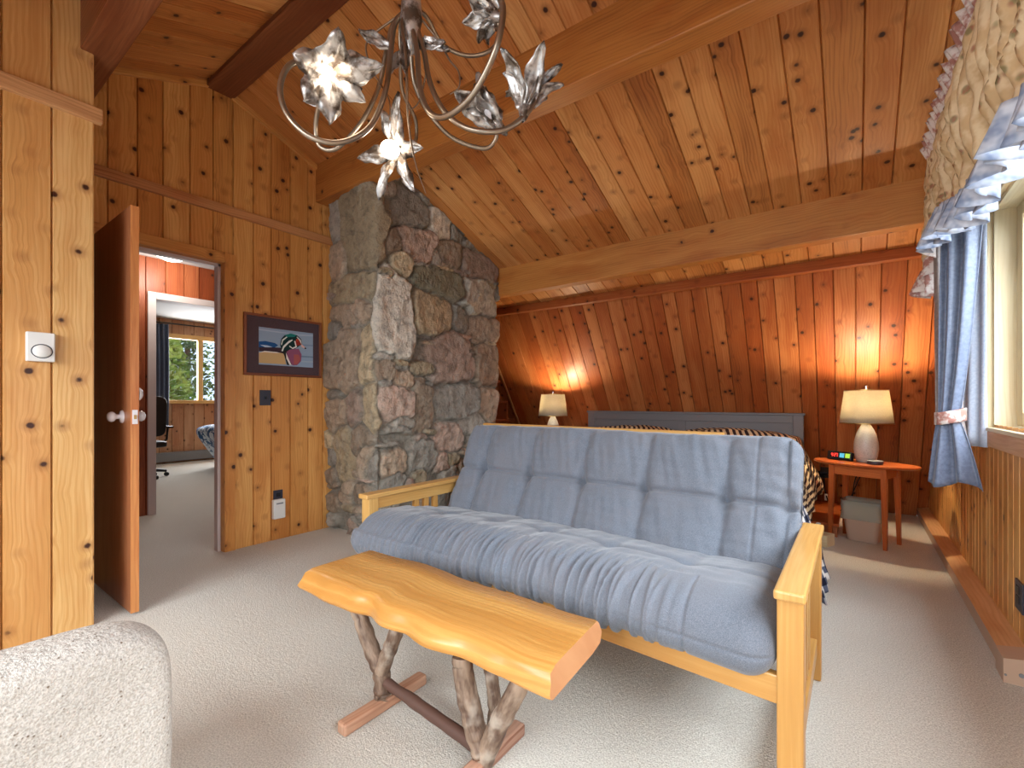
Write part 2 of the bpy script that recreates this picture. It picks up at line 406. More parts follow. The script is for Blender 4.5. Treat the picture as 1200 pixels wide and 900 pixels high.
# ------------------------------------------------------------ room shell
XW, XR, XL = -3.585, .54, -2.91           # door wall, window wall, closet wall
YR, ZR, TS, TG = 1.41, 3.29, .385, 1.6     # ridge, shallow and steep slopes
YJ, ZJ = 4.378, 2.147                      # where the shallow ceiling meets the steep wall
YF = YJ + ZJ/TG
def zc(y): return ZR-abs(y-YR)*TS
# floor
mb = MB(); mb.quad([(-3.75, -1.5, 0), (.7, -1.5, 0), (.7, 5.9, 0), (-3.75, 5.9, 0)]); mb.quad([(-9.7, .2, 0), (-3.75, .2, 0), (-3.75, 5.9, 0), (-9.7, 5.9, 0)])
struct(mb.build('floor', M['carpet']))
# ceiling (two slopes)
L1 = math.hypot(YJ-YR, ZR-ZJ)
ce = math.atan(TS)
struct(planks('ceiling', (-4.2, YR, ZR), (1, 0, 0), (0, math.cos(ce), -math.sin(ce)), (0, -math.sin(ce), -math.cos(ce)), 0, 4.9, 0, L1, M['ceil'], seed=3, w=(.14, .17)))
struct(planks('ceiling_rear', (-4.2, YR, ZR), (1, 0, 0), (0, -math.cos(ce), -math.sin(ce)), (0, math.sin(ce), -math.cos(ce)), 0, 4.9, 0, 3.15, M['ceil'], seed=5, w=(.14, .17)))
# steep far wall
ge = math.atan(TG)
L2 = math.hypot(YF-YJ, ZJ)
XN = -3.73
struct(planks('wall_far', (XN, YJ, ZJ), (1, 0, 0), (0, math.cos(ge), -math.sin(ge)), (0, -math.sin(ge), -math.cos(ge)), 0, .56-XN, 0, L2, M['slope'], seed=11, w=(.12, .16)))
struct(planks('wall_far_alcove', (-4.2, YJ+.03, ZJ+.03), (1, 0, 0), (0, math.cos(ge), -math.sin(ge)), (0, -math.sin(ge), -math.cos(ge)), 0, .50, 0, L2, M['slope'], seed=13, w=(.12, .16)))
# door wall with doorway
struct(planks('wall_left', (XW, 0, 0), (0, 1, 0), (0, 0, 1), (1, 0, 0), .4, 2.8, 0, 3.4, M['door_wall'], holes=[(.74, 1.434, -1, 2.041)], seed=21, w=(.125, .155)))
# closet wall near the camera
struct(planks('wall_near_left', (XL, 0, 0), (0, 1, 0), (0, 0, 1), (1, 0, 0), -1.46, .60, 0, 3.2, M['wall'], seed=6, w=(.13, .17)))
bx('wall_near_left_return', (XW, .585, 0), (XL-.002, .60, 3.1), M['wall'])
struct(bpy.data.objects['wall_near_left_return'])
# window wall
WY0, WY1, WZ0, WZ1 = -1.1, 3.20, .95, 2.0
struct(planks('wall_right', (XR, 0, 0), (0, 1, 0), (0, 0, 1), (-1, 0, 0), -1.46, 5.8, 0, 3.35, M['door_wall'], holes=[(WY0, WY1, WZ0, WZ1)], seed=9, w=(.075, .10)))
# wall behind the camera with an opening added to let fill light in
struct(planks('wall_rear', (0, -1.45, 0), (1, 0, 0), (0, 0, 1), (0, 1, 0), -2.95, .6, 0, 2.35, M['wall'], holes=[(-2.7, .25, .06, 2.08)], seed=4))
# far end wall left of the steep wall (behind the chimney)
mb = MB(); mb.box((-4.15, 3.5, 0), (-4.1, 5.9, 2.6)); mb.box((-4.15, 3.45, 0), (-3.585, 3.5, 2.7)); struct(mb.build('wall_alcove', M['redwood']))
# trims and beams
struct(bx('trim_1', (XW-.01, .6, 2.385), (XW+.028, 2.27, 2.447), M['trim'], ax=1, bevel=.004))
struct(bx('trim_2', (XL-.01, -.9, 2.385), (XL+.028, .628, 2.452), M['trim'], ax=1, bevel=.004))
Mx = Matrix.Translation((0, YJ, ZJ)) @ Matrix.Rotation(math.radians(-32+0), 4, 'X')
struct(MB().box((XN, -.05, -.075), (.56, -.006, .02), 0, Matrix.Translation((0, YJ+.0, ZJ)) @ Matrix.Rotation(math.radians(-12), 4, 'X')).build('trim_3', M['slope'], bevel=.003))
# slope edge trim (open end of the steep wall)
mb = MB(); d = Vector((0, math.cos(ge), -math.sin(ge))); nn = Vector((0, -math.sin(ge), -math.cos(ge)))
Mx = Matrix(((1, 0, 0, XN), (0, nn.y, d.y, YJ), (0, nn.z, d.z, ZJ), (0, 0, 0, 1)))
struct(mb.box((-.02, -.03, 0), (.0, .008, L2), 2, Mx).build('trim_4', M['trim']))
# cove moulding where the shallow ceiling meets the door wall
mb = MB()
for sgn in (1, -1):
    dd = Vector((0, sgn*math.cos(ce), -math.sin(ce))); n2 = Vector((0, -sgn*math.sin(ce), -math.cos(ce)))
    Mx = Matrix(((1, 0, 0, XW), (0, n2.y, dd.y, YR), (0, n2.z, dd.z, ZR), (0, 0, 0, 1)))
    mb.box((-.01, -.02, .09), (.022, .035, .85), 2, Mx)
struct(mb.build('trim_5', M['door_wall'], bevel=.006))
def cbeam(name, lo, hi, mat, lab):
    o = bx(name, lo, hi, mat, ax=0, bevel=.006); return struct(o, lab)
cbeam('ceiling_beam', (XW-.05, 2.13, 2.71), (.56, 2.268, 3.05), M['beam'], 'large golden timber purlin crossing over the stone chimney top')
cbeam('ceiling_beam', (XW-.05, .552, 2.71), (.56, .69, 3.05), M['darkbeam'], 'dark timber purlin on top of the near left wall corner')
cbeam('ceiling_beam', (XW-.05, 1.32, 3.225), (.56, 1.50, 3.45), M['darkbeam'], 'dark timber ridge beam at the ceiling peak')
cbeam('ceiling_beam', (-3.9, 3.71, 2.135), (.56, 3.82, 2.46), M['beam'], 'long timber beam spanning above the bed from chimney to window wall')
cbeam('ceiling_beam', (XW-.05, -1.0, 2.135), (.56, -.89, 2.46), M['beam'], 'timber beam behind the camera')
# doorway casing and jamb
mb = MB(); mb.box((XW-.005, 1.434, 0), (XW+.018, 1.505, 2.11), 2); mb.box((XW-.005, .62, 2.041), (XW+.019, 1.434, 2.112), 1); mb.box((XW-.005, .60, 0), (XW+.018, .735, 2.11), 2)
mb.box((XW-.13, 1.432, 0), (XW, 1.452, 2.05), 2); mb.box((XW-.13, .72, 2.04), (XW, 1.44, 2.06), 1)
struct(mb.build('trim_6', M['door_wall'], bevel=.003))
mb = MB(); mb.box((XW-.10, 1.412, 0), (XW-.045, 1.433, 2.04)); mb.box((XW-.10, .74, 2.018), (XW-.045, 1.433, 2.041), 1)
struct(mb.build('trim_7', M['mauve'], bevel=.002))
# baseboard heater-like ledge along the window wall
bt = thing('baseboard_right', None, None, (.5, 4, 0)); bt['kind'] = 'structure'; bt['label'] = 'low boxed wooden baseboard heater cover along the window wall'
def prismY(prof, y0, y1, mb=None, mi=0):
    mb = mb or MB(); pr = (RNG.random(), RNG.random(), .3); n = len(prof)
    for i in range(n):
        (a, b), (c, d_) = prof[i], prof[(i+1) % n]; l = math.hypot(c-a, d_-b)
        mb.quad([(a, y0, b), (c, y0, d_), (c, y1, d_), (a, y1, b)], [(i*.3, y0), (i*.3+l, y0), (i*.3+l, y1), (i*.3, y1)], pr, mi)
    mb.quad([(a, y0, b) for a, b in prof][::-1], [(a, b) for a, b in prof][::-1], pr, mi); mb.quad([(a, y1, b) for a, b in prof], [(a, b) for a, b in prof], pr, mi)
    return mb
prismY([(.462, .072), (.54, .088), (.54, .098), (.458, .082)], 2.64, 5.66).build('cover_board', M['trim'], bt)
prismY([(.466, .0), (.54, .0), (.54, .066), (.466, .066)], 2.64, 5.66).build('front_panel', M['heater'], bt)
prismY([(.452, .0), (.54, .0), (.54, .106), (.452, .090)], 2.52, 2.64).build('end_cap', M['heater'], bt, bevel=.006)
mb = MB(); mb.tube([(.5, 2.517, .04), (.5, 2.522, .04)], .008, 12); mb.tube([(.458, 2.517, .03), (.458, 2.523, .03)], .004, 8); mb.build('screw', M['greytrim'], bt)
# right window
wn = thing('window_1', None, None, (XR, 1, WZ0)); wn['kind'] = 'structure'
def casing(y0, y1, z0, z1, w, t, mat, name, x=XR, wb=None):
    mb = MB(); wb = wb or w
    mb.box((x-t, y1, z0-wb), (x+.002, y1+w, z1+w)); mb.box((x-t, y0-w, z0-wb), (x+.002, y0, z1+w)); mb.box((x-t, y0, z1), (x+.002, y1, z1+w), 1)
    return mb.build(name, mat, wn, bevel=.004)
casing(WY0, WY1+.0, WZ0, WZ1, .075, .022, M['palewood'], 'window_frame', wb=.03)
bx('window_sill', (XR-.026, WY0-.08, WZ0-.105), (XR+.002, WY1+.08, WZ0-.03), M['trim'], wn, 1, .004)
bx('stool', (XR-.03, WY0-.08, WZ0-.03), (XR+.17, WY1+.078, WZ0-.012), M['palewood'], wn, 1, .003)
mb = MB()
mb.box((XR, WY1-.02, WZ0-.01), (XR+.13, WY1, WZ1)); mb.box((XR, WY0, WZ0-.01), (XR+.13, WY0+.02, WZ1)); mb.box((XR, WY0, WZ1-.02), (XR+.13, WY1, WZ1), 1)
mb.build('jamb', M['palewood'], wn)
ys = [WY0+.02, -.2, .93, 2.06, WY1-.02]
for a, b in zip(ys, ys[1:]):
    mb = MB(); z0, z1 = WZ0, WZ1-.02
    mb.box((XR+.075, a, z0), (XR+.12, a+.09, z1)); mb.box((XR+.075, b-.09, z0), (XR+.12, b, z1)); mb.box((XR+.075, a+.09, z0), (XR+.12, b-.09, z0+.06), 1); mb.box((XR+.075, a+.09, z1-.06), (XR+.12, b-.09, z1), 1)
    mb.build('sash', M['palewood'], wn, bevel=.004)
    mb = MB(); mb.box((XR+.095, a+.085, z0+.055), (XR+.10, b-.085, z1-.055)); mb.build('pane', M['glass'], wn)
struct(MB().box((XR-.012, WY1+.076, WZ0-.1), (XR+.002, WY1+.15, 2.27)).box((XR-.012, WY0-.1, WZ1+.076), (XR+.002, WY1+.15, 2.27), 1).build('trim_8', M['greytrim']))
# made-up rear window, put in to carry the fill light
wr = thing('added_window_2', None, None, (-1.2, -1.45, .06)); wr['kind'] = 'structure'
mb = MB(); mb.box((-2.78, -1.47, 0), (-2.7, -1.43, 2.15)); mb.box((.25, -1.47, 0), (.33, -1.43, 2.15)); mb.box((-2.7, -1.47, 0), (.25, -1.43, .06), 0); mb.box((-2.7, -1.47, 2.08), (.25, -1.43, 2.15), 0); mb.box((-1.27, -1.47, .06), (-1.2, -1.43, 2.08)); mb.build('window_frame', M['palewood'], wr)
bx('pane', (-2.7, -1.455, .06), (.25, -1.45, 2.08), M['glass'], wr)

# ------------------------------------------------------------ hall and far bedroom
HX, FX = -5.323, -9.574
struct(planks('wall_hall', (HX, 0, 0), (0, 1, 0), (0, 0, 1), (1, 0, 0), .2, 3.2, 0, 2.45, M['redwood'], holes=[(1.54, 2.30, -1, 2.03)], seed=31, w=(.13, .16)))
struct(MB().box((-5.4, .18, 0), (-3.6, .22, 2.45)).box((-5.4, 3.18, 0), (-3.6, 3.2, 2.45)).build('wall_hall_end', M['redwood']))
struct(planks('wall_hall_inner', (XW-.13, 0, 0), (0, 1, 0), (0, 0, 1), (-1, 0, 0), .2, 3.2, 0, 2.45, M['redwood'], holes=[(.74, 1.434, -1, 2.041)], seed=33))
mb = MB(); mb.quad([(-5.4, .2, 2.42), (-5.4, 3.2, 2.42), (-3.6, 3.2, 2.42), (-3.6, .2, 2.42)]); mb.quad([(-9.7, .2, 2.5), (-9.7, 5.2, 2.5), (-5.35, 5.2, 2.5), (-5.35, .2, 2.5)]); struct(mb.build('ceiling_hall', M['whiteceil']))
mb = MB(); mb.box((HX-.12, 1.475, 0), (HX+.02, 1.54, 2.095)); mb.box((HX-.12, 2.30, 0), (HX+.02, 2.365, 2.095)); mb.box((HX-.12, 1.54, 2.03), (HX+.02, 2.30, 2.095), 1)
struct(mb.build('trim_9', M['mauve'], bevel=.004))
struct(planks('wall_bedroom_far', (FX, 0, 0), (0, 1, 0), (0, 0, 1), (1, 0, 0), .2, 5.2, 0, 2.5, M['lightpine'], holes=[(2.90, 4.30, 1.08, 2.19)], seed=35))
struct(MB().box((-9.7, .18, 0), (HX-.1, .22, 2.5)).box((-9.7, 5.18, 0), (HX-.1, 5.22, 2.5)).box((HX-.14, 3.2, 0), (HX-.1, 5.2, 2.5)).box((HX-.14, .2, 0), (HX-.1, 1.475, 2.5)).box((HX-.14, 2.365, 0), (HX-.1, 3.2, 2.5)).box((HX-.14, 1.475, 2.095), (HX-.1, 2.365, 2.5)).build('wall_bedroom', M['lightpine']))
wf = thing('window_3', None, None, (FX, 3.6, 1.1)); wf['kind'] = 'structure'
mb = MB()
for lo, hi, a in (((FX-.05, 2.86, 1.0), (FX+.03, 2.92, 2.27), 2), ((FX-.05, 4.28, 1.0), (FX+.03, 4.34, 2.27), 2), ((FX-.05, 2.92, 1.03), (FX+.05, 4.28, 1.09), 1), ((FX-.05, 2.92, 2.17), (FX+.03, 4.28, 2.25), 1), ((FX-.05, 3.40, 1.09), (FX+.02, 3.48, 2.17), 2)): mb.box(lo, hi, a)
mb.build('window_frame', wood('honey_window_wood', (236, 196, 128), (224, 176, 104), (196, 144, 78), knots=0), wf, bevel=.004)
bx('pane', (FX-.03, 2.92, 1.09), (FX-.025, 4.28, 2.17), M['glass'], wf)
o = bx('baseboard_heater', (FX+.005, 1.2, .03), (FX+.09, 5.0, .19), M['greytrim'], ax=1, bevel=.01); label(o, 'low grey baseboard heater along the far bedroom wall below its window', 'heater')
# bedroom curtain
def drape(name, p0, p1, z0, z1, mat, amp=.03, folds=5, parent=None, nz=30, taper=None, thick=.003, ns=60):
    p0, p1 = Vector(p0), Vector(p1); dirv = (p1-p0); nrm = Vector((-dirv.y, dirv.x)).normalized(); P = []
    for j in range(nz+1):
        z = z1+(z0-z1)*j/nz; row = []
        for i in range(ns+1):
            s = i/ns; k = amp*math.sin(s*folds*2*PI+.4*math.sin(z*3))*(1+.3*mn.noise((s*5, z*2, 1)))
            sx = s if taper is None else .5+(s-.5)*taper(z)
            q = p0+dirv*sx+nrm*k; row.append((q.x, q.y, z))
        P.append(row)
    return MB().grid(P).build(name, mat, parent, smooth=True, solid=thick)
o = drape('bedroom_curtain', (FX+.10, 2.66), (FX+.10, 2.93), .62, 2.39, M['steelblue'], .03, 4); label(o, 'slate blue curtain hanging left of the far bedroom window', 'curtain')
o = thing('curtain_rod', 'thin dark curtain rod above the far bedroom window', 'curtain rod', (FX+.1, 3.4, 2.4)); MB().tube([(FX+.1, 2.6, 2.41), (FX+.1, 4.5, 2.41)], .012, 10).build('rod', M['black'], o)
for yy in (2.7, 4.4): MB().tube([(FX, yy, 2.41), (FX+.1, yy, 2.41)], .008, 8).build('bracket', M['black'], o)
# office chair (only its right side shows)
oc = at(183, 560, 2, 0); ocx, ocy = oc.x-.1, oc.y-.14
t = thing('office_chair', 'black office swivel chair seen through the doorways left of the bedroom window', 'office chair', (ocx, ocy, 0))
for k in range(5):
    a = 2*PI*k/5+.3; e = (ocx+.29*math.cos(a), ocy+.29*math.sin(a))
    b = MB().tube([(ocx, ocy, .12), (ocx+.15*math.cos(a), ocy+.15*math.sin(a), .1), (e[0], e[1], .075)], [.03, .024, .018], 8).build('leg', M['black'], t, smooth=True)
    c = Vector((e[0], e[1], .028)); MB().tube([c+Vector((-.02*math.sin(a), .02*math.cos(a), 0)), c-Vector((-.02*math.sin(a), .02*math.cos(a), 0))], .028, 14).build('caster', M['black'], b)
MB().tube([(ocx, ocy, .1), (ocx, ocy, .42)], .025, 12).build('gas_column', M['black'], t)
def pillowbox(cx, cy, cz, a, b, c, n=24, e=.35, Mx=None, uvs=False):
    P = []
    f = lambda w, ee: math.copysign(abs(w)**ee, w)
    for i in range(n+1):
        ph = -PI/2+PI*i/n; row = []
        for j in range(2*n):
            th = 2*PI*j/(2*n); q = Vector((a*f(math.cos(ph), e)*f(math.cos(th), e), b*f(math.cos(ph), e)*f(math.sin(th), e), c*f(math.sin(ph), e)))
            q = (Mx @ q) if Mx else q; row.append((q.x+cx, q.y+cy, q.z+cz))
        P.append(row)
    return MB().grid(P, closed_v=True, flip=True)
pillowbox(ocx, ocy, .47, .25, .25, .045).build('seat', M['black'], t, smooth=True)
pillowbox(ocx+.2, ocy, .86, .035, .23, .28, Mx=Matrix.Rotation(.1, 3, 'Y')).build('backrest', M['black'], t, smooth=True)
for s in (-1, 1):
    MB().tube([(ocx-.05, ocy+s*.22, .47), (ocx-.02, ocy+s*.3, .52), (ocx+.02, ocy+s*.3, .69)], .014, 8).box((ocx-.14, ocy+s*.3-.035, .69), (ocx+.14, ocy+s*.3+.035, .715)).build('armrest', M['black'], t)
MB().tube([(ocx+.1, ocy, .44), (ocx+.26, ocy, .46), (ocx+.25, ocy, .8)], .018, 8).build('back_bracket', M['black'], t, smooth=True)
# bed in the far bedroom
cb = at(262, 547, 2, 0.1)
t = thing('comforter_bed', 'bed with rumpled blue and white comforter seen past the right door jamb', 'bed', (cb.x, cb.y+.8, 0))
P = []
for i in range(41):
    row = []
    for j in range(41):
        s, q = i/40*2-1, j/40; x = cb.x+s*.95
        ang = q*PI*.5 if q < .4 else None
        y = cb.y-.02+q*1.3; drop = max(0, 1-q/.22)**2
        y2 = cb.y+.02+(.22 if q < .22 else q)*1.3-(.26*(1-drop) if q < .22 else .26)-.08*math.sin(min(q/.22, 1)*PI)
        z = .66-drop*.58+.05*mn.noise((x*4, q*7, 0))
        row.append((x+.03*mn.noise((q*6, s*4, 3)), y2+.05*mn.noise((x*5, q*6, 7)), z))
    P.append(row)
MB().grid(P).build('comforter', M['comfort'], t, smooth=True, solid=.03)
bx('mattress', (cb.x-.9, cb.y+.2, .25), (cb.x+.9, cb.y+1.2, .60), M['white'], t, bevel=.05)
bx('bed_base', (cb.x-.85, cb.y+.3, .0), (cb.x+.85, cb.y+1.18, .25), M['darkbeam'], t)
# hall ceiling light
hl = thing('hall_ceiling_light', 'round lit flush light on the hall ceiling above the doorway', 'ceiling light', (-4.95, 1.55, 2.42))
MB().lathe([(.0, -.09), (.06, -.085), (.11, -.06), (.14, -.01), (.14, -.0)], (-4.95, 1.55, 2.42), 32).build('diffuser', M['dome'], hl, smooth=True)
MB().lathe([(.15, 0), (.155, -.02), (.14, -.022)], (-4.95, 1.55, 2.42), 32).build('rim', M['greytrim'], hl)
light('hall_bulb', 'POINT', (-4.95, 1.55, 2.25), 12, (1, .95, .88), radius=.06)
# outside: ground and trees beyond the far window
struct(MB().quad([(-60, -30, -2.5), (-10.0, -30, -2.5), (-10.0, 45, -2.5), (-60, 45, -2.5)]) or None) if False else None
g = MB(); g.quad([(-60, -30, -2.2), (-10.0, -30, -2.2), (-10.0, 45, -2.2), (-60, 45, 1.5)]); struct(g.build('ground', M['ground']))
def tree(loc, h, r, seed, mat, lab, nleaf=4200):
    rr = random.Random(seed); t = thing('tree', lab, 'tree', loc, 'trees outside the far bedroom window')
    L = Vector(loc); MB().tube([L, L+Vector((.1, .1, h*.5)), L+Vector((0, .2, h*.95))], [.16, .11, .03], 10).build('trunk', M['bark'], t, smooth=True)
    mb = MB()
    for _ in range(nleaf):
        hh = rr.random()**.8; rad = r*(1-hh*.75)*math.sqrt(rr.random()); a = rr.random()*2*PI
        c = L+Vector((rad*math.cos(a), rad*math.sin(a), h*(.12+.86*hh)+.2*math.sin(a*5)))
        s = rr.uniform(.06, .14); u = Vector((rr.gauss(0, 1), rr.gauss(0, 1), rr.gauss(0, .6))).normalized(); v = u.orthogonal().normalized()
        mb.quad([c-u*s, c-v*s*.5, c+u*s, c+v*s*.5])
    mb.build('foliage', mat, t)
for i, (x, y, h, r, k) in enumerate([(-13.5, 3.9, 5.6, 1.35, 0), (-14.2, 6.9, 6.4, 1.4, 0), (-18, 5.4, 9, 1.9, 1), (-18.5, 9.6, 9, 2.1, 1), (-24, 8.0, 12, 2.6, 0), (-25, 13.4, 12, 2.7, 1)]):
    tree((x, y, -2.2), h, r, i, M['leaf'] if k == 0 else M['needle'], ['yellow green leafy tree nearest the far bedroom window, at its left', 'yellow green leafy tree at the right of the far bedroom window', 'dark green tree just behind the nearest leafy tree outside', 'dark green tree behind the right leafy tree outside', 'tall pale green tree far behind the dark trees outside', 'tall dark green tree, farthest right outside the bedroom window'][i])
# ------------------------------------------------------------ the open door leaf
DX0, DX1, DY0, DY1 = -3.565, -2.885, .732, .766
t = thing('door_1', None, None, (DX0, DY1, 0)); t['kind'] = 'structure'; t['label'] = 'flat dark reddish wooden door leaf standing open'
mb = MB(); mb.box((DX0, DY0, .012), (DX1-.002, DY1, 2.035)); mb.build('door_panel', M['door'], t, bevel=.002)
bx('door_edge', (DX1-.002, DY0, .012), (DX1+.002, DY1, 2.036), M['dooredge'], t)
ky = at(128, 489, 1, .68); kx, kz = ky.x, .985
for s, y0 in ((-1, DY0), (1, DY1)):
    P = [(.0, .062), (.012, .061), (.022, .055), (.027, .045), (.024, .034), (.013, .026), (.011, .012), (.03, .008), (.033, .0)]
    mb = MB().lathe(P, n=28); mb.v = [(kx+a, y0+s*c, kz+b) for a, b, c in mb.v]
    mb.build('door_knob', M['porcelain'], t, smooth=True)
bx('latch_plate', (DX1+.002, DY0+.006, kz-.035), (DX1+.004, DY1-.006, kz+.035), M['porcelain'], t)
bx('latch_bolt', (DX1+.004, DY0+.012, kz-.010), (DX1+.012, DY1-.012, kz+.010), M['brass'], t)
mb = MB().lathe([(0, .02), (.02, .018), (.032, .008), (.034, 0)], n=24); mb.v = [(DX1-.02+a*1, DY1+c, kz+.115+b) for a, b, c in mb.v]; mb.build('deadbolt_rose', M['porcelain'], t, smooth=True)
for z in (.25, 1.75): MB().tube([(DX0-.006, DY1+.004, z-.05), (DX0-.006, DY1+.004, z+.05)], .007, 10).build('hinge', M['brass'], t)

# ------------------------------------------------------------ stone chimney
CX, CY0, CY1 = -2.94, 2.25, 3.73
def stones():
    W0 = CX-XW; W1 = CY1-CY0           # unwrap: s<0 front face, s>0 right face
    st = []
    def fr(cx, cy, w, h, col=None, pro=None, off=(360, 200), sc=3.):   # crop coordinates of the photograph, front face
        u, v = off[0]+cx/sc, off[1]+cy/sc; p = at(u, v, 1, CY0); l = at(u-w/sc/2, v, 1, CY0); r = at(u+w/sc/2, v, 1, CY0); a = at(u, v-h/sc/2, 1, CY0)
        st.append((p.x-CX, p.z, max(abs(r.x-l.x)/2, .03), abs(a.z-p.z), col, pro))
    def rt(cx, cy, w, h, col=None, pro=None, off=(360, 200), sc=3.):
        u, v = off[0]+cx/sc, off[1]+cy/sc; p = at(u, v, 0, CX); l = at(u-w/sc/2, v, 0, CX); r = at(u+w/sc/2, v, 0, CX); a = at(u, v-h/sc/2, 0, CX)
        st.append((p.y-CY0, p.z, max(abs(r.y-l.y)/2, .03), abs(a.z-p.z), col, pro))
    OL, BR, GR, PK, PA = (200, 180, 146), (186, 164, 140), (178, 171, 158), (192, 166, 148), (214, 205, 188)
    for q in ((190, 215, 130, 265, OL, .045), (105, 175, 42, 150, GR), (108, 312, 56, 128, BR), (160, 412, 140, 100, OL), (148, 505, 130, 80, BR), (95, 560, 50, 80, GR), (130, 672, 105, 215, BR, .04), (212, 650, 52, 190, OL), (105, 790, 60, 40, GR), (110, 850, 70, 130, BR), (165, 850, 60, 150, PK), (220, 840, 50, 170, OL)): fr(*q)
    for q in ((110, 40, 90, 110, BR), (60, 80, 60, 200, OL), (150, 130, 40, 120, GR)): fr(*q, off=(385, 500), sc=3.)
    for q in ((295, 70, 70, 60, GR), (345, 135, 135, 120, GR), (385, 250, 120, 110, PK), (300, 250, 60, 80, BR), (468, 190, 80, 90, PA), (500, 290, 72, 90, BR), (600, 340, 110, 80, PK, .045), (458, 395, 150, 85, (156, 150, 124), .05), (300, 510, 115, 270, PA, .045), (430, 500, 125, 135, OL, .04), (600, 455, 105, 120, GR, .05), (620, 555, 90, 90, BR), (540, 520, 50, 80, GR), (500, 665, 120, 165, PK, .045), (625, 685, 80, 140, BR, .04), (315, 810, 115, 110, PK), (405, 830, 62, 150, BR), (525, 808, 140, 115, GR, .045), (630, 820, 60, 130, BR), (400, 695, 80, 40, OL)): rt(*q)
    for q in ((250, 250, 110, 90, BR), (380, 220, 110, 120, GR), (110, 240, 100, 190, BR), (500, 130, 110, 120, PK), (620, 60, 120, 90, GR), (300, 60, 100, 40, PA)): rt(*q, off=(400, 480), sc=4.)
    rr = random.Random(12)
    for _ in range(900):
        s, z = rr.uniform(-W0, W1), rr.uniform(0, 3.05)
        if rr.random() < .35: rx, rz = rr.uniform(.05, .11), rr.uniform(.012, .03)
        else: rx, rz = rr.uniform(.05, .11), rr.uniform(.04, .09)
        if all(abs(s-a[0]) > (rx*.6+a[2]*.95) or abs(z-a[1]) > (rz*.6+a[3]*.95) for a in st):
            st.append((s, z, rx, rz, rr.choice([OL, BR, GR, PK, GR]), None))
    ns, nz = 250, 300
    ss = np.linspace(-W0, W1, ns); zz = np.linspace(0, 3.0, nz); G, Z = np.meshgrid(ss, zz, indexing='ij')
    wx = np.zeros_like(G); wz = np.zeros_like(G); n3 = np.zeros_like(G)
    for i in range(ns):
        for j in range(nz):
            p = (G[i, j]*7, Z[i, j]*7, 0); wx[i, j] = mn.noise(p)+.5*mn.noise((p[0]*2.7, p[1]*2.7, 2)); wz[i, j] = mn.noise((p[0], p[1], 5.))+.5*mn.noise((p[0]*2.7, p[1]*2.7, 9))
            n3[i, j] = mn.fractal((G[i, j]*10, Z[i, j]*10, 3.3), .6, 2.1, 5)
    S2, Z2 = G+wx*.026, Z+wz*.026
    D = np.stack([(np.abs((S2-a[0])/a[2])**2.6+np.abs((Z2-a[1])/a[3])**2.6)**(1/2.6)*(1 if a[5] is None else .97)+.0 for a in st])
    o = np.argsort(D, axis=0)[:2]; d1 = np.take_along_axis(D, o[:1], 0)[0]; d2 = np.take_along_axis(D, o[1:2], 0)[0]; idx = o[0]
    e = np.clip((d2-d1)/.26, 0, 1)**.5*np.clip((1.6-d1)/.5, 0, 1)
    rr = random.Random(4)
    pro = np.array([(a[5] or rr.uniform(.008, .035)) for a in st]); tx = np.array([rr.uniform(-.12, .12) for a in st]); tz = np.array([rr.uniform(-.12, .12) for a in st])
    S0 = np.array([a[0] for a in st]); Z0 = np.array([a[1] for a in st])
    H = -.03+e*(.034+pro[idx]+tx[idx]*(G-S0[idx])+tz[idx]*(Z-Z0[idx]))+n3*.008*e+n3*.004
    cols = []
    for a in st:
        k = rr.uniform(.85, 1.12); c = a[4] or rr.choice([OL, BR, GR, PK]); cols.append(lin(tuple(min(255, x*k) for x in c)))
    cols = np.array(cols); C = cols[idx]; mort = np.array(lin((158, 150, 136))); C = mort+(C-mort)*np.clip(e*1.3-.15, 0, 1)[..., None]
    # positions: normals rotate around the corner
    T = np.clip((G+.03)/.06, 0, 1); ang = T*PI/2
    nx, ny = np.sin(ang), -np.cos(ang)
    bxp = np.where(G < 0, CX+G, CX); byp = np.where(G < 0, CY0, CY0+G)
    P = np.stack([bxp+nx*H, byp+ny*H, Z], -1)
    tops = np.array([[zc(y)-.002 for y in row] for row in byp]); P[..., 2] = np.minimum(P[..., 2], tops)
    mb = MB().grid(P, flip=False)
    ob = mb.build('stone_chimney', M['stone'], smooth=True)
    ca = ob.data.color_attributes.new('stone', 'FLOAT_COLOR', 'POINT'); buf = np.ones((ns*nz, 4)); buf[:, :3] = C.reshape(-1, 3); ca.data.foreach_set('color', buf.ravel())
    return ob
ch = stones(); label(ch, 'tall rough fieldstone chimney breast rising to the sloping ceiling', 'chimney')
struct(MB().box((XW, CY0+.05, 0), (CX-.06, CY1, 2.4)).build('wall_chimney_core', M['stone']))
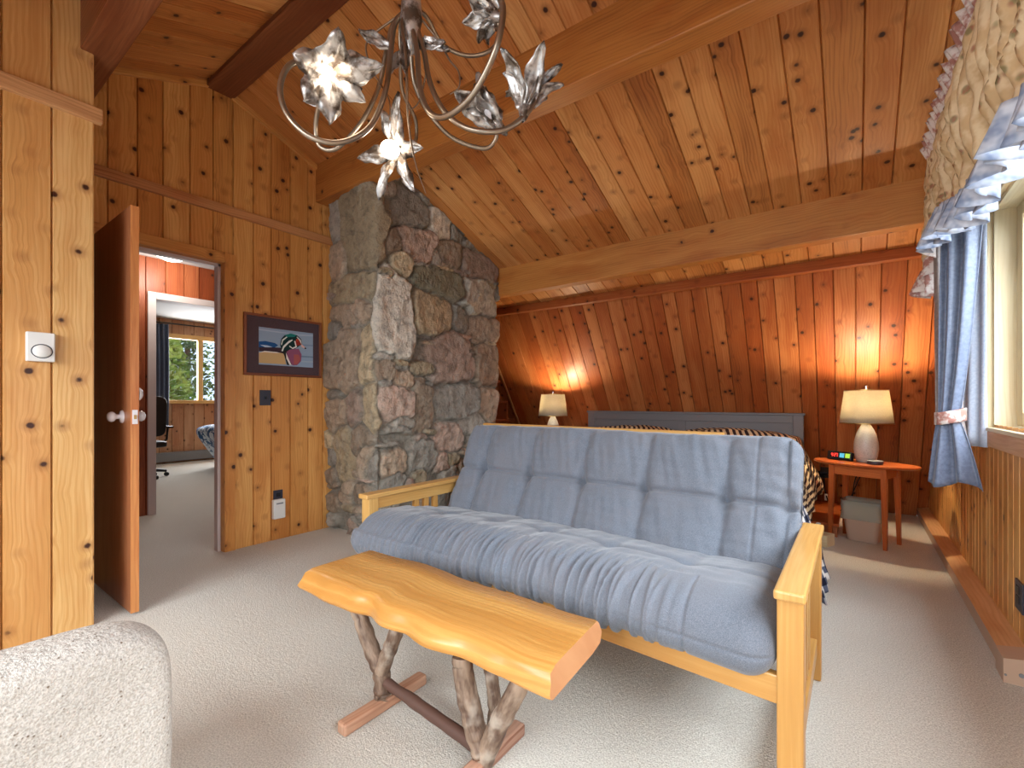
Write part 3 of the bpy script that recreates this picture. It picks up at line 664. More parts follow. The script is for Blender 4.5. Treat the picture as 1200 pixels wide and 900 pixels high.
# ------------------------------------------------------------ futon
def section_solid(name, sec, x0, x1, disp, mat, parent, nx=240, nt=150, r=.05, yshift=lambda x: 0., rb=None):
    """closed cross-section sec [(y, z)] swept along x, rounded ends, displaced by disp(x, t) along the normal"""
    sec = np.array(sec, float); m = len(sec); out = []
    for k in range(nt):                       # Catmull-Rom closed curve
        q = k/nt*m; i = int(q); f = q-i; p0, p1, p2, p3 = (sec[(i+d) % m] for d in (-1, 0, 1, 2))
        out.append(.5*((2*p1)+(-p0+p2)*f+(2*p0-5*p1+4*p2-p3)*f*f+(-p0+3*p1-3*p2+p3)*f**3))
    out = np.array(out); tan = np.roll(out, -1, 0)-np.roll(out, 1, 0); tan /= np.linalg.norm(tan, axis=1)[:, None]
    nrm = np.stack([tan[:, 1], -tan[:, 0]], 1); cen = out.mean(0)
    if np.mean(np.sum(nrm*(out-cen), 1)) < 0: nrm = -nrm
    xs = []; ins = []
    for k in range(nx+1):
        x = x0+(x1-x0)*k/nx; e = min(x-x0, x1-x)
        xs.append(x); ins.append(r-math.sqrt(max(r*r-(r-min(e, r))**2, 0)))
    rows = [];
    for x, i_ in zip(xs, ins):
        row = []
        for k in range(nt):
            d = disp(x, k/nt, out[k])-i_; p = out[k]+nrm[k]*d; row.append((x, p[0]+yshift(x), p[1]))
        rows.append(row)
    def shrink(row, f): c = np.mean(row, 0); return [tuple(c+(np.array(p)-c)*f+np.array((0, 0, 0))) for p in row]
    rows = [shrink(rows[0], f) for f in (.02, .5, .85)]+rows+[shrink(rows[-1], f) for f in (.85, .5, .02)]
    return MB().grid(rows, closed_v=True, flip=False).build(name, mat, parent, smooth=True)
FY = lambda x: -.066*(x+.15)                 # the futon stands slightly askew
FXL, FXR = -2.03, -.165
t = thing('futon_sofa', 'blue-grey tufted futon sofa with honey wood slatted arms in front of the bed', 'futon', (-1.1, 1.9, 0))
tuft = [at(u, v, 1, 2.09+FY(-1)).x for u, v in ((562, 541), (617, 549), (682, 557), (757, 569), (853, 581))]
tuft = [tuft[0]-(tuft[1]-tuft[0])*.95]+tuft+[FXR-.04]
def creases(x, cols, w): return sum(math.exp(-((x-c)/w)**2) for c in cols)
def near(x, cols):
    for a, b in zip(cols, cols[1:]):
        if a <= x <= b: return (x-a)/(b-a)
    return .5
ZT = .665
def back_disp(x, tt, p):
    y, z = p; front = tt < .46
    n = mn.noise((x*3, z*4, 1))*.006+mn.noise((x*11, z*5, 4))*.003
    if not front: return n
    f = near(x, tuft); cell = abs(math.sin(PI*f))**.6; dz = abs(z-ZT); d = n
    row = min(1, dz/.16); d += .026*cell*(row**.5)-.014
    d -= .038*creases(x, tuft, .026)*math.exp(-(dz/.05)**2) + .012*creases(x, tuft, .02)*(1-.5*min(1, dz/.25)) + .022*math.exp(-(dz/.009)**2)*(.45+.55*creases(x, tuft, .14))
    w = mn.noise((x*26+z*8, z*5, 9)); d += .0075*w*(1 if z > ZT else .6)*(.4+.6*min(1, dz/.1))
    w = mn.noise((x*7, z*34, 3)); d += .006*w*creases(x, tuft, .10)+.003*w
    for c in (FXR-.155,): d -= .007*math.exp(-((x-c)/.005)**2)
    return d
bsec = [(1.93, .38), (1.945, .46), (2.00, .56), (2.045, .66), (2.09, .76), (2.135, .85), (2.185, .905), (2.26, .905), (2.30, .86), (2.26, .72), (2.20, .56), (2.12, .40), (2.03, .34)]
section_solid('back_cushion', bsec, FXL, FXR, back_disp, M['denim'], t, 300, 170, .075, FY)
scol = [-1.72, -1.40, -1.09, -.78, -.47]
def seat_disp(x, tt, p):
    y, z = p; d = mn.noise((x*3, y*4, 1))*.008
    if z < .36 and y > 1.64: return 0
    if z > .42: d -= .022*max(0, min(1, (-1.2-x)/.6))
    lo_ = max(0, min(1, (.48-z)/.14))*max(0, min(1, (1.62-y)/.2)); lo_ = lo_*lo_*(3-2*lo_); d += .045*lo_*max(0, min(1, (-1.2-x)/.6))
    # vertical gathers over the front edge
    fr = max(0, min(1, (1.56-y)/.16))*max(0, min(1, (FXR-.22-x)/.2))*max(.25, min(1, (x-FXL)/.5))
    q = mn.noise((x*31+.35*mn.noise((x*4, z*7, 2)), z*2.2+y*2, 5)); q2 = mn.noise((x*52, z*4, 8))
    rid = (1-min(1, abs(q)*3.2)); d += fr*(.017*rid**1.3-.006+.006*q2)
    if y > 1.5:
        d += .006*mn.noise((x*16, y*5, 3))+.005*mn.noise((x*6, y*18, 7))
        d -= .016*math.exp(-((y-1.70)/.025)**2)*(.5+.5*creases(x, scol, .12)) + .02*creases(x, scol, .04)*math.exp(-((y-1.70)/.06)**2) + .006*creases(x, scol, .03)
    if y < 1.44: d -= .005*math.exp(-((z-.40)/.006)**2)*(1 if x > FXR-.32 else .35)
    for c in (FXR-.23,):
        d -= .007*math.exp(-((x-c)/.005)**2)*(1 if y < 1.5 else 0)
    return d
ssec = [(1.98, .33), (1.75, .32), (1.50, .32), (1.39, .322), (1.335, .352), (1.318, .40), (1.335, .455), (1.39, .498), (1.50, .518), (1.68, .500), (1.85, .468), (1.97, .445), (2.03, .39)]
section_solid('seat_cushion', ssec, FXL-.035, FXR, seat_disp, M['denim'], t, 460, 170, .08, lambda x: FY(x)-.03*max(0, min(1, (-1.5-x)/.5)))
FR = M['futonwood']
def arm(x0, x1):
    c = (x0+x1)/2; oy = FY(c); g = {}
    bx('armrest', (x0-.006, 1.355+oy, .555), (x1+.006, 2.19+oy, .58), FR, t, 1, .006)
    bx('front_post', (x0, 1.372+oy, 0), (x1, 1.432+oy, .556), FR, t, 2, .005)
    bx('rear_post', (x0, 2.11+oy, 0), (x1, 2.17+oy, .556), FR, t, 2, .005)
    bx('arm_rail', (x0+.012, 1.432+oy, .495), (x1-.012, 2.11+oy, .556), FR, t, 1, .003)
    bx('arm_rail', (x0+.012, 1.432+oy, .10), (x1-.012, 2.11+oy, .16), FR, t, 1, .003)
    for y in (1.70, 1.775, 1.85): bx('arm_slat', (x0+.02, y+oy, .16), (x1-.02, y+.035+oy, .496), FR, t, 2, .002)
arm(-2.085, -2.022); arm(-.163, -.103)
bx('front_rail', (-2.03, 1.378, .225), (-.15, 1.405, .315), FR, t, 0, .003, Mx=None) if False else None
mb = MB(); Mf = Matrix.Translation((-1.1, 1.392+FY(-1.1), 0)) @ Matrix.Rotation(math.atan(-.066), 4, 'Z')
mb.box((-.945, -.014, .275), (.945, .014, .35), 0, Mf); mb.build('front_rail', FR, t, bevel=.004)
mb = MB(); Mb = Matrix.Translation((-1.1, 2.13+FY(-1.1), 0)) @ Matrix.Rotation(math.atan(-.066), 4, 'Z')
MB().box((-.945, -.014, .275), (.945, .014, .35), 0, Mb).build('rear_rail', FR, t, bevel=.004)
MB().box((-.93, .155, .865), (.60, .19, .918), 0, Mb).build('back_frame_rail', FR, t, bevel=.004)
for i in range(9):
    x = -.85+i*.2125; MB().box((x, -.72, .30), (x+.04, .0, .316), 1, Mb).build('seat_slat', FR, t)

# ------------------------------------------------------------ live edge table on forked driftwood legs
t = thing('live_edge_coffee_table', 'golden live edge slab coffee table on forked driftwood legs', 'coffee table', (-1.08, 1.03, 0))
XA, XB = -1.575, -.558
rows = []; top = []; NX = 90
prof = lambda x: None
for i in range(NX+1):
    s = i/NX; x = XA+(XB-XA)*s
    yb = 1.182+.012*math.sin(s*6)-.006*math.sin(s*15)+.004*mn.noise((s*9, 1, 0))
    yf = .90+.008*math.sin(s*8+1)+.008*mn.noise((s*8, 5, 0))+.016*math.exp(-((s-.36)/.05)**2)-.012*math.exp(-((s-.93)/.08)**2)
    ob = .032+.010*math.sin(s*11+.5)+.010*mn.noise((s*10, 7, 0))
    zt, zb = .463, .398-.006*math.sin(s*7)
    k = 1 if 0 < i < NX else 0
    pts = [(yb, zt-.012), (yb-.012, zt), (yb-.09, zt), ((yb+yf)/2, zt), (yf+.06, zt), (yf+.015, zt-.001), (yf-.012, zt-.010), (yf-ob*.6, zt-.032), (yf-ob, zt-.052), (yf-ob*.85, zb+.006), (yf-ob*.5, zb), (yf+.05, zb), ((yb+yf)/2, zb), (yb-.06, zb), (yb-.005, zb+.006), (yb+.012, zb+.03)]
    e = .006 if i in (0, NX) else 0
    c = (sum(p[0] for p in pts)/16, (zt+zb)/2)
    row = []
    for y, z in pts:
        sl = (zt-z)*(-.2 if s < .02 else (.1 if s > .98 else 0))
        row.append((x+sl-(.02*(y-1.03)/.3 if s > .98 else 0), c[0]+(y-c[0])*(1-e*2), c[1]+(z-c[1])*(1-e*6)))
    rows.append(row)
mb = MB(); pr = (.3, .4, .35)
mb.grid(rows, closed_v=True, uvs=lambda a, c: (sum(rows[0][k % 16][1] for k in ([c]))*1. if c < 16 else rows[0][0][1], a/NX*1.0), pr=pr)
mb.cap(rows[0], 1, flip=True); mb.cap(rows[-1], 1)
sl = mb.build('tabletop', [M['slab'], M['slabend']], t, smooth=False, subd=0)
for p in sl.data.polygons: p.use_smooth = len(p.vertices) == 4
for uu, vv, l in ((600, 737, .07), (592, 748, .05)):
    p = at(uu, vv, 2, .4595); MB().tube([p+Vector((-l/2, .006, -.0008)), p+Vector((0, 0, 0)), p+Vector((l/2, -.004, -.0008))], [.0006, .0022, .0006], 6).build('drying_crack', M['bark'], sl)
def wpath(pts, n=14, wob=.004, seed=0):
    pts = [Vector(p) for p in pts]; out = []; m = len(pts)
    for k in range(n*(m-1)+1):
        q = k/n; i = min(int(q), m-2); f = q-i; p0 = pts[max(i-1, 0)]; p1 = pts[i]; p2 = pts[i+1]; p3 = pts[min(i+2, m-1)]
        p = .5*((2*p1)+(-p0+p2)*f+(2*p0-5*p1+4*p2-p3)*f*f+(-p0+3*p1-3*p2+p3)*f**3)
        out.append(p+Vector((mn.noise((k*.4, seed, 0)), mn.noise((k*.4, seed, 5)), 0))*wob)
    return out
def branch(name, pts, r0, r1, par, seed, mat='drift', n=14):
    P = wpath(pts, 10, .003, seed); N = len(P); R = [(r0+(r1-r0)*k/(N-1))*(1+.12*mn.noise((k*.35, seed, 2))) for k in range(N)]
    return MB().tube(P, R, n).build(name, M[mat], par, smooth=True)
a1 = lambda u, v, y=1.03: at(u, v, 1, y)
j = a1(447, 788); b0 = a1(449, 832); b0.z = .045
lg = branch('forked_leg', [b0, a1(448, 812), j, a1(436, 762), a1(424, 728), a1(416, 705)], .030, .026, t, 1)
lg['label'] = 'left forked driftwood leg'
branch('fork_branch', [j+Vector((-.01, 0, -.02)), a1(455, 765), a1(464, 740), a1(468, 712)], .026, .024, lg, 2)
j2 = a1(566, 880); b2 = Vector((j2.x, 1.03, .045))
lg2 = branch('forked_leg', [b2, b2.lerp(j2, .6), j2, a1(556, 850), a1(545, 800), a1(541, 770)], .036, .030, t, 3); lg2['label'] = 'right forked driftwood leg'
branch('fork_branch', [j2+Vector((0, 0, -.03)), a1(584, 850), a1(604, 812), a1(618, 780)], .030, .026, lg2, 4)
branch('fork_branch', [j2+Vector((0, .03, -.02)), a1(580, 835, 1.10), a1(577, 800, 1.10), a1(572, 770, 1.10)], .022, .020, lg2, 5)
s0 = a1(449, 797); branch('stretcher', [s0, s0.lerp(Vector((j2.x, 1.03, .055)), .5), Vector((j2.x-.01, 1.03, .055))], .017, .021, t, 6, 'darkdrift')
for xx, in ((b0.x,), (b2.x,)):
    MB().box((xx-.022, .865, 0), (xx+.022, 1.215, .04), 1).build('foot_skid', M['darktrim'], t, bevel=.008)

# ------------------------------------------------------------ nubby upholstered chair in the near left corner
t = thing('upholstered_chair', 'pale nubby fabric chair with rounded back in the near left corner', 'chair', (-1.42, .03, 0))
Rz = Matrix.Rotation(0, 3, 'Z')
def rbox(cx, cy, cz, a, b, c, rad, n=40, bulge=0.):
    """box with large rounded corners in its y-z outline, softly curved in x"""
    P = []; K = 4*n
    outline = []
    for k in range(K):
        th = 2*PI*k/K; e = .42
        outline.append((b*math.copysign(abs(math.cos(th))**e, math.cos(th)), c*math.copysign(abs(math.sin(th))**e, math.sin(th))))
    m = 24
    for i in range(m+1):
        ph = -PI/2+PI*i/m; sx = math.copysign(abs(math.sin(ph))**.8, math.sin(ph)); sc = abs(math.cos(ph))**.35 if 0 < i < m else 0
        inset = rad*(1-sc)
        P.append([(cx+a*sx*(1 if 1 else 0)-bulge*((y/b)**2), cy+y*max(0, (b-inset)/b), cz+z*max(0, (c-inset)/c)) for y, z in outline])
    # close centre
    f = [[(cx-a-bulge*.0, cy+(p[1]-cy)*.0, cz) for p in P[0]]]+P+[[(cx+a, cy, cz) for p in P[-1]]]
    return MB().grid(f, closed_v=True, flip=True)
rbox(-1.215, .04, .362, .075, .345, .246, .09, bulge=.04).build('backrest', M['nubby'], t, smooth=True)
pillowbox(-1.56, .028, .33, .30, .31, .085, e=.4).build('seat', M['nubby'], t, smooth=True)
for sx in (-1.78, -1.30):
    for sy in (-.2, .26): MB().tube([(sx, sy, .27), (sx*1.0, sy, .0)], [.02, .013], 12).build('leg', M['cherry'], t, smooth=True)

# ------------------------------------------------------------ bed behind the futon
t = thing('double_bed', 'wide bed with grey panelled headboard against the sloping cedar wall', 'bed', (-1.45, 4.0, 0))
HX0, HX1, HY, HZT = -2.58, -.38, 5.05, .955
bx('headboard', (HX0+.05, HY, .25), (HX1-.05, HY+.03, HZT-.02), M['greypaint'], t)
mb = MB(); hb = bpy.data.objects['headboard']
bx('headboard_cap', (HX0-.012, HY-.022, HZT-.022), (HX1+.012, HY+.045, HZT), M['greypaint'], t, 0, .003)
for x0, x1, nme in ((HX0, HX0+.085, 'headboard_post'), (HX1-.085, HX1, 'headboard_post')): bx(nme, (x0, HY-.012, 0), (x1, HY+.035, HZT-.022), M['greypaint'], t, 2, .003)
xm = (HX0+HX1)/2
mb = MB(); mb.box((HX0+.085, HY-.010, HZT-.095), (HX1-.085, HY, HZT-.022)); mb.box((xm-.04, HY-.010, .3), (xm+.04, HY, HZT-.095)); mb.build('headboard_moulding', M['greypaint'], hb, bevel=.003)
pillowbox(-1.44, 3.96, .50, .98, 1.02, .15, e=.25).build('mattress', M['white'], t, smooth=True)
MB().box((-2.40, 3.0, .16), (-.48, 5.04, .34), 0).build('bed_frame', M['darkbeam'], t)
for x in (-2.35, -.55):
    for y in (3.06, 4.95): MB().box((x-.03, y-.03, 0), (x+.03, y+.03, .17)).build('leg', M['darkbeam'], t)
# striped blanket
P = []; UVS = []; nxb, nyb = 150, 120
for i in range(nxb+1):
    row = []; ur = []
    s = -1.42+2.84*i/nxb                                     # arc length across
    for k in range(nyb+1):
        q = k/nyb; y = 2.90+2.08*q; X = s
        half = 1.0; drop = 0
        if abs(s) > half: e = abs(s)-half; drop = e*.93; X = math.copysign(half+.03+.18*(1-math.exp(-e*4)), s)
        ztop = .675+.125*max(0, min(1, (q-.70)/.12))*(1-.35*max(0, (q-.95)/.05))*(math.cos(min(1, abs(abs(s)-.5)/.55)*PI/2)**.25 if abs(s) < 1.05 else 0)+.02*mn.noise((s*2, y*2, 3))
        z = max(.10, ztop-drop)+ .012*mn.noise((s*9, y*6, 4))
        if abs(s) > half: X += math.copysign(.035*mn.noise((y*6, s*3, 2))*min(1, drop*4)+.02*math.sin(y*17)*min(1, drop*3), s)
        if k < 4: z -= .02*(4-k)
        row.append((-1.44+X, y, z)); ur.append((s+.25*math.sin(y*1.1)+y*.35, y))
    P.append(row); UVS.append(ur)
o = MB().grid(P, uvs=UVS).build('striped_blanket', M['stripes'], None, smooth=True, solid=.012)
label(o, 'cream and dark brown striped blanket covering the bed and hanging over its right side', 'blanket')
# checked throw at the foot corner
P = []; UVS = []
for i in range(41):
    row = []; ur = []
    for k in range(41):
        s, q = i/40, k/40; y = 2.80+.42*s; z = .60-q*.555+.03*s*q; x = -.33+.19*q**.7+.03*math.sin(s*14+q*2)*q+.012*mn.noise((s*6, q*5, 1))
        row.append((x, y, z)); ur.append((s*.42, q*.56))
    P.append(row); UVS.append(ur)
o = MB().grid(P, uvs=UVS).build('checked_throw', M['plaid'], None, smooth=True, solid=.008)
label(o, 'navy and white checked cloth hanging low at the bed corner behind the futon arm', 'throw')

# ------------------------------------------------------------ oval side table, lamp, clock, puck, bin, tissue box, plug
TZ = .60; TC = Vector((.055, 4.43, 0)); TA = math.radians(-21)
def side_table(name, c, ang, lab, ob=None):
    t = thing(name, lab, 'side table', (c.x, c.y, 0)); Mr = Matrix.Translation((c.x, c.y, 0)) @ Matrix.Rotation(ang, 4, 'Z')
    mb = MB(); K = 64; ring = lambda a, b, z: [tuple(Mr @ Vector((a*math.cos(2*PI*k/K), b*math.sin(2*PI*k/K), z))) for k in range(K)]
    R = [ring(.31, .17, TZ-.024), ring(.335, .195, TZ-.014), ring(.34, .20, TZ-.006), ring(.335, .195, TZ)]
    mb.grid(R, closed_v=True, uvs=lambda a, c_: (R[min(a, 3)][c_ % K][1], R[min(a, 3)][c_ % K][0]), flip=True, pr=(.4, .4, .5))
    for rg, fl in ((R[0], True), (R[-1], False)):
        b = rg[::-1] if fl else rg; mb.quad(b, [(p[1], p[0]) for p in b], (.4, .4, .5))
    mb.build('tabletop', M['cherry'], t)
    for sx in (-1, 1):
        for sy in (-1, 1):
            mb = MB(); x, y = sx*.165, sy*.115
            top = [(x-.018, y-.018), (x+.018, y-.018), (x+.018, y+.018), (x-.018, y+.018)]; cx_, cy_ = x+sx*.012, y+sy*.01
            bot = [(cx_+(a-x)*.62, cy_+(b-y)*.62) for a, b in top]
            T = [Mr @ Vector((a, b, TZ-.024)) for a, b in top]; B = [Mr @ Vector((a, b, 0)) for a, b in bot]
            for k in range(4):
                k2 = (k+1) % 4; mb.quad([B[k], B[k2], T[k2], T[k]], [(0, 0), (.03, 0), (.03, .6), (0, .6)], (.3, .3, .5))
            mb.quad(B[::-1]); mb.quad(T); mb.build('leg', M['cherry'], t, bevel=.002)
    mb = MB()
    for sy in (-1, 1): mb.box((-.15, sy*.115-.008, TZ-.095), (.15, sy*.115+.008, TZ-.024), 0, Mr)
    for sx in (-1, 1): mb.box((sx*.165-.008, -.10, TZ-.095), (sx*.165+.008, .10, TZ-.024), 1, Mr)
    mb.build('apron', M['cherry'], t); return t
side_table('oval_side_table', TC, TA, 'reddish oval-topped side table holding the lamp and clock by the window wall')
LT = at(648, 500, 1, 4.68)
side_table('oval_side_table', Vector((LT.x, 4.66, 0)), PI/2, 'side table under the lamp left of the grey headboard, behind the futon')
def lamp(c, lab, power):
    t = thing('table_lamp', lab, 'lamp', tuple(c), 'matching table lamps beside the bed')
    Q = [(.0, 0), (.052, 0), (.060, .004), (.072, .05), (.078, .10), (.076, .15), (.066, .20), (.050, .245), (.034, .275), (.026, .29), (.026, .30)]
    MB().lathe(Q, c, 40).build('lamp_base', M['ceramic'], t, smooth=True)
    MB().lathe([(.0, .30), (.02, .30), (.02, .315), (.008, .318), (.008, .36), (.015, .362), (.015, .40), (0, .402)], c, 20).build('socket', M['brass'], t, smooth=True)
    z0, z1 = .295, .55
    sh = MB().lathe([(.168, z0), (.136, z1)], c, 48).build('lamp_shade', M['shade'], t, smooth=True, solid=.003)
    MB().lathe([(.1695, z0-.001), (.1695, z0+.007)], c, 48).build('shade_trim', M['brass'], sh, solid=.003)
    MB().lathe([(.1375, z1-.005), (.1375, z1+.002)], c, 48).build('shade_trim', M['brass'], sh, solid=.003)
    h = MB(); 
    for a in (0, 2*PI/3, 4*PI/3): h.tube([c+Vector((0, 0, z1+.005)), c+Vector((.136*math.cos(a), .136*math.sin(a), z1-.002))], .002, 6)
    h.build('spider_fitting', M['brass'], sh)
    for s in (-1, 1): pass
    MB().tube([c+Vector((.02, 0, .31)), c+Vector((.05, 0, .38)), c+Vector((.055, 0, .47)), c+Vector((.0, 0, z1+.01)), c+Vector((-.055, 0, .47)), c+Vector((-.05, 0, .38)), c+Vector((-.02, 0, .31))], .002, 6).build('harp', M['brass'], t)
    MB().lathe([(0, z1+.045), (.010, z1+.04), (.014, z1+.028), (.008, z1+.014), (.012, z1+.008), (.006, z1+.0)], c, 20).build('finial', M['chrome'], t, smooth=True)
    MB().lathe([(0, .475), (.018, .468), (.027, .445), (.024, .42), (.013, .402)], c, 24).build('bulb', M['bulb'], t, smooth=True)
    light('lamp_light', 'POINT', tuple(c+Vector((0, 0, .50))), power, (1, .82, .55), radius=.03)
LC = at(1015, 520, 1, 4.47); lamp(Vector((LC.x, 4.47, TZ)), 'speckled ceramic lamp with linen shade on the side table near the window', 36)
lamp(Vector((LT.x, 4.68, TZ)), 'smaller looking ceramic lamp with linen shade lit between the chimney and the grey headboard', 26)
# clock radio
cc = at(985, 532, 1, 4.50); ang = math.radians(-30)
t = thing('clock_radio', 'black digital clock with red figures and coloured icons on the oval table', 'clock', (cc.x, 4.50, TZ))
Mr = Matrix.Translation((cc.x, 4.50, TZ+.001)) @ Matrix.Rotation(ang, 4, 'Z') @ Matrix.Rotation(math.radians(-12), 4, 'X')
MB().box((-.095, -.022, 0), (.085, .022, .066), 0, Mr).build('case', M['black'], t, bevel=.006)
MR = flat('red_digits', (255, 60, 50), .4, emit=2.5); MBl = flat('blue_icon', (80, 170, 200), .4, emit=.8); MGr = flat('green_icon', (150, 200, 70), .4, emit=.8)
SEG = {'4': 'bcfg', '2': 'abged', '7': 'abc', ':': ':'}
mb = MB(); x = -.062; y = -.0235; z0 = .022; hh, ww, th = .026, .011, .0028
for chh in '4:27':
    if chh == ':':
        for zz in (.008, .018): mb.box((x, y, z0+zz), (x+th, y+.0012, z0+zz+th), 0, Mr)
        x += .007; continue
    sg = {'a': (0, hh-th, ww, hh), 'g': (0, hh/2-th/2, ww, hh/2+th/2), 'd': (0, 0, ww, th), 'f': (0, hh/2, th, hh), 'b': (ww-th, hh/2, ww, hh), 'e': (0, 0, th, hh/2), 'c': (ww-th, 0, ww, hh/2)}
    for k in SEG[chh]: a, b, c, d_ = sg[k]; mb.box((x+a, y, z0+b), (x+c, y+.0012, z0+d_), 0, Mr)
    x += .0155
mb.build('digits', MR, t)
MB().box((.002, -.0235, .018), (.036, -.0218, .052), 0, Mr).build('icon_panel', MBl, t); MB().box((.044, -.0235, .018), (.078, -.0218, .052), 0, Mr).build('icon_panel', MGr, t)
pc = at(1026, 543, 2, TZ+.01)
t = thing('round_speaker', 'small flat round dark grey puck in front of the lamp on the oval table', 'speaker', (pc.x, pc.y+.02, TZ))
MB().lathe([(0, 0), (.043, 0), (.048, .006), (.048, .024)], (pc.x, pc.y+.02, TZ), 36).build('body', M['slate'], t, smooth=False)
MB().lathe([(.048, .024), (.046, .029), (0, .030)], (pc.x, pc.y+.02, TZ), 36).build('top_cover', M['greytrim'], t, smooth=True)
# waste bin
bc = Vector((.055, 4.47, 0)); t = thing('waste_bin', 'beige waste bin lined with a clear plastic bag under the oval table', 'waste bin', tuple(bc))
def rrect(c, a, b, z, r, n=10, ang=0, wob=0, seed=0):
    out = []
    for q, (sx, sy) in enumerate(((1, 1), (-1, 1), (-1, -1), (1, -1))):
        for k in range(n):
            th = PI/2*(q+k/(n-1)); x = sx*(a-r)+r*math.cos(th); y = sy*(b-r)+r*math.sin(th)
            w = 1+wob*mn.noise((x*30, y*30, z*20+seed)); X, Y = x*w, y*w
            out.append((c.x+X*math.cos(ang)-Y*math.sin(ang), c.y+X*math.sin(ang)+Y*math.cos(ang), z+wob*.06*mn.noise((x*25, y*25, seed+3))))
    return out
ba = math.radians(-12)
R = [rrect(bc, .095, .075, .003, .03, ang=ba), rrect(bc, .125, .10, .265, .035, ang=ba), rrect(bc, .128, .103, .27, .035, ang=ba), rrect(bc, .122, .097, .268, .033, ang=ba), rrect(bc, .09, .07, .012, .028, ang=ba)]
mb = MB().grid(R, closed_v=True, flip=True); mb.cap(R[0], flip=True); mb.cap(R[-1]); mb.build('bin_body', M['bin'], t, smooth=False)
R = [rrect(bc, .132, .106, z, .036, ang=ba, wob=w, seed=z*7) for z, w in ((.165, .10), (.19, .07), (.22, .05), (.25, .03), (.275, .02), (.30, .10))]
R += [rrect(bc, a_, b_, z, .033, ang=ba, wob=.12, seed=1) for a_, b_, z in ((.125, .10, .31), (.115, .09, .27), (.095, .075, .16), (.08, .06, .05))]
MB().grid(R, closed_v=True, flip=True).build('bag', M['bag'], t, smooth=True)
# tissue box
tb = at(961, 640, 2, 0); t = thing('tissue_box', 'pale wooden tissue box with one tissue up on the carpet by the low ledge', 'tissue box', (tb.x, tb.y+.06, 0))
Mr = Matrix.Translation((tb.x, tb.y+.06, 0)) @ Matrix.Rotation(math.radians(-22), 4, 'Z')
MB().box((-.07, -.06, 0), (.07, .06, .085), 0, Mr).build('box', M['palewood'], t, bevel=.004)
P = [[tuple(Mr @ Vector((-.055+.04*k/8+.012*math.sin(i*1.1+k), -.03+.06*i/8, .085+.075*k/8*(1-.25*abs(i-4)/4)))) for i in range(9)] for k in range(9)]
MB().grid(P).build('tissue', M['white'], t, smooth=True, solid=.002)
# low ledge
t = thing('low_wooden_ledge', 'low flat reddish wooden box on the floor between the bed and the oval table', 'wooden platform', (-.2, 4.75, 0))
bx('lid', (-.42, 4.42, .085), (-.10, 5.35, .105), M['cherry'], t, 0, .003); bx('box', (-.40, 4.44, 0), (-.11, 5.33, .085), M['redwood'], t, 0)
# plug on the steep wall
def slopept(u, v):
    r = F3+R3*((u-600)/FPX)+Vector((0, 0, (HZ-v)/FPX)); k = ((YF)*TG-CH)/(r.z+r.y*TG); return Vector((0, 0, CH))+r*k
Ms = lambda p: Matrix.Translation(p) @ Matrix.Rotation(-(PI/2-ge), 4, 'X')
p = slopept(966, 553); t = thing('wall_adapter', 'black power adapter with cord plugged low in the cedar wall left of the oval table', 'power adapter', tuple(p))
MB().box((-.06, -.008, -.065), (.06, 0, .065), 2, Ms(p)).build('outlet_plate', M['black'], t, bevel=.003)
MB().box((-.03, -.055, -.035), (.04, -.008, .035), 2, Ms(p)).build('adapter_body', M['black'], t, bevel=.006)
pe = at(968, 580, 1, 5.25); MB().tube(wpath([p+Vector((0, -.03, -.03)), p+Vector((.0, -.05, -.10)), pe, pe+Vector((.05, -.10, -.12)), pe+Vector((.1, -.2, -.17))], 8, 0), .005, 8).build('cord', M['black'], t, smooth=True)
MB().box(tuple(pe+Vector((-.012, -.01, -.05))), tuple(pe+Vector((.014, .01, .01)))).build('white_connector', M['white'], t, bevel=.003)
t = thing('lamp_cord', 'thin black lamp cords hanging behind the oval table', 'cord', (.1, 4.62, 0))
for dx in (0, .022): MB().tube(wpath([(LC.x-.02+dx, 4.56, TZ+.006), (LC.x-.025+dx, 4.66, TZ+.002), (LC.x-.03+dx, 4.69, TZ-.08), (.0+dx, 4.72, .42), (-.03-dx, 4.78, .2), (-.1, 4.9, .125)], 8, 0), .004, 8).build('cord', M['black'], t, smooth=True)
# black outlet on the window wall
p = at(1196, 700, 0, XR); t = thing('wall_outlet', 'dark outlet plate low on the window wall', 'outlet', (XR, p.y, .27))
bx('plate', (XR-.008, p.y-.06, .215), (XR, p.y+.045, .335), M['slate'], t, 2, .003)
for z in (.245, .285): bx('receptacle', (XR-.011, p.y-.025, z), (XR-.008, p.y+.015, z+.03), M['black'], t)
# cubby shelves behind the chimney
t = thing('cubby_shelves', 'built-in cedar cubby shelves beside the chimney under the slope', 'shelves', (-3.9, 4.5, 0))
zs = [at(582, v, 0, -3.76).z for v in (493, 471, 447)]
for z in [.25, .5]+zs+[1.62]:
    y1 = YF-z/TG-.06; bx('shelf', (-3.93, 3.85, z-.014), (-3.755, y1, z+.014), M['redwood'], t, 1, .002)
lv = [.25, .5]+zs+[1.62, 1.9]
for k, (z0, z1) in enumerate(zip(lv, lv[1:])):
    for y in [3.87, 4.15, 4.42, 4.72, 4.98, 5.25]:
        if y < YF-z1/TG-.05: bx('divider', (-3.93, y-.011, z0+.014), (-3.755, y+.011, z1-.014), M['redwood'], t, 2)
struct(MB().box((-3.95, 3.5, 0), (-3.93, 5.85, 2.4)).build('wall_alcove_back', M['redwood']))
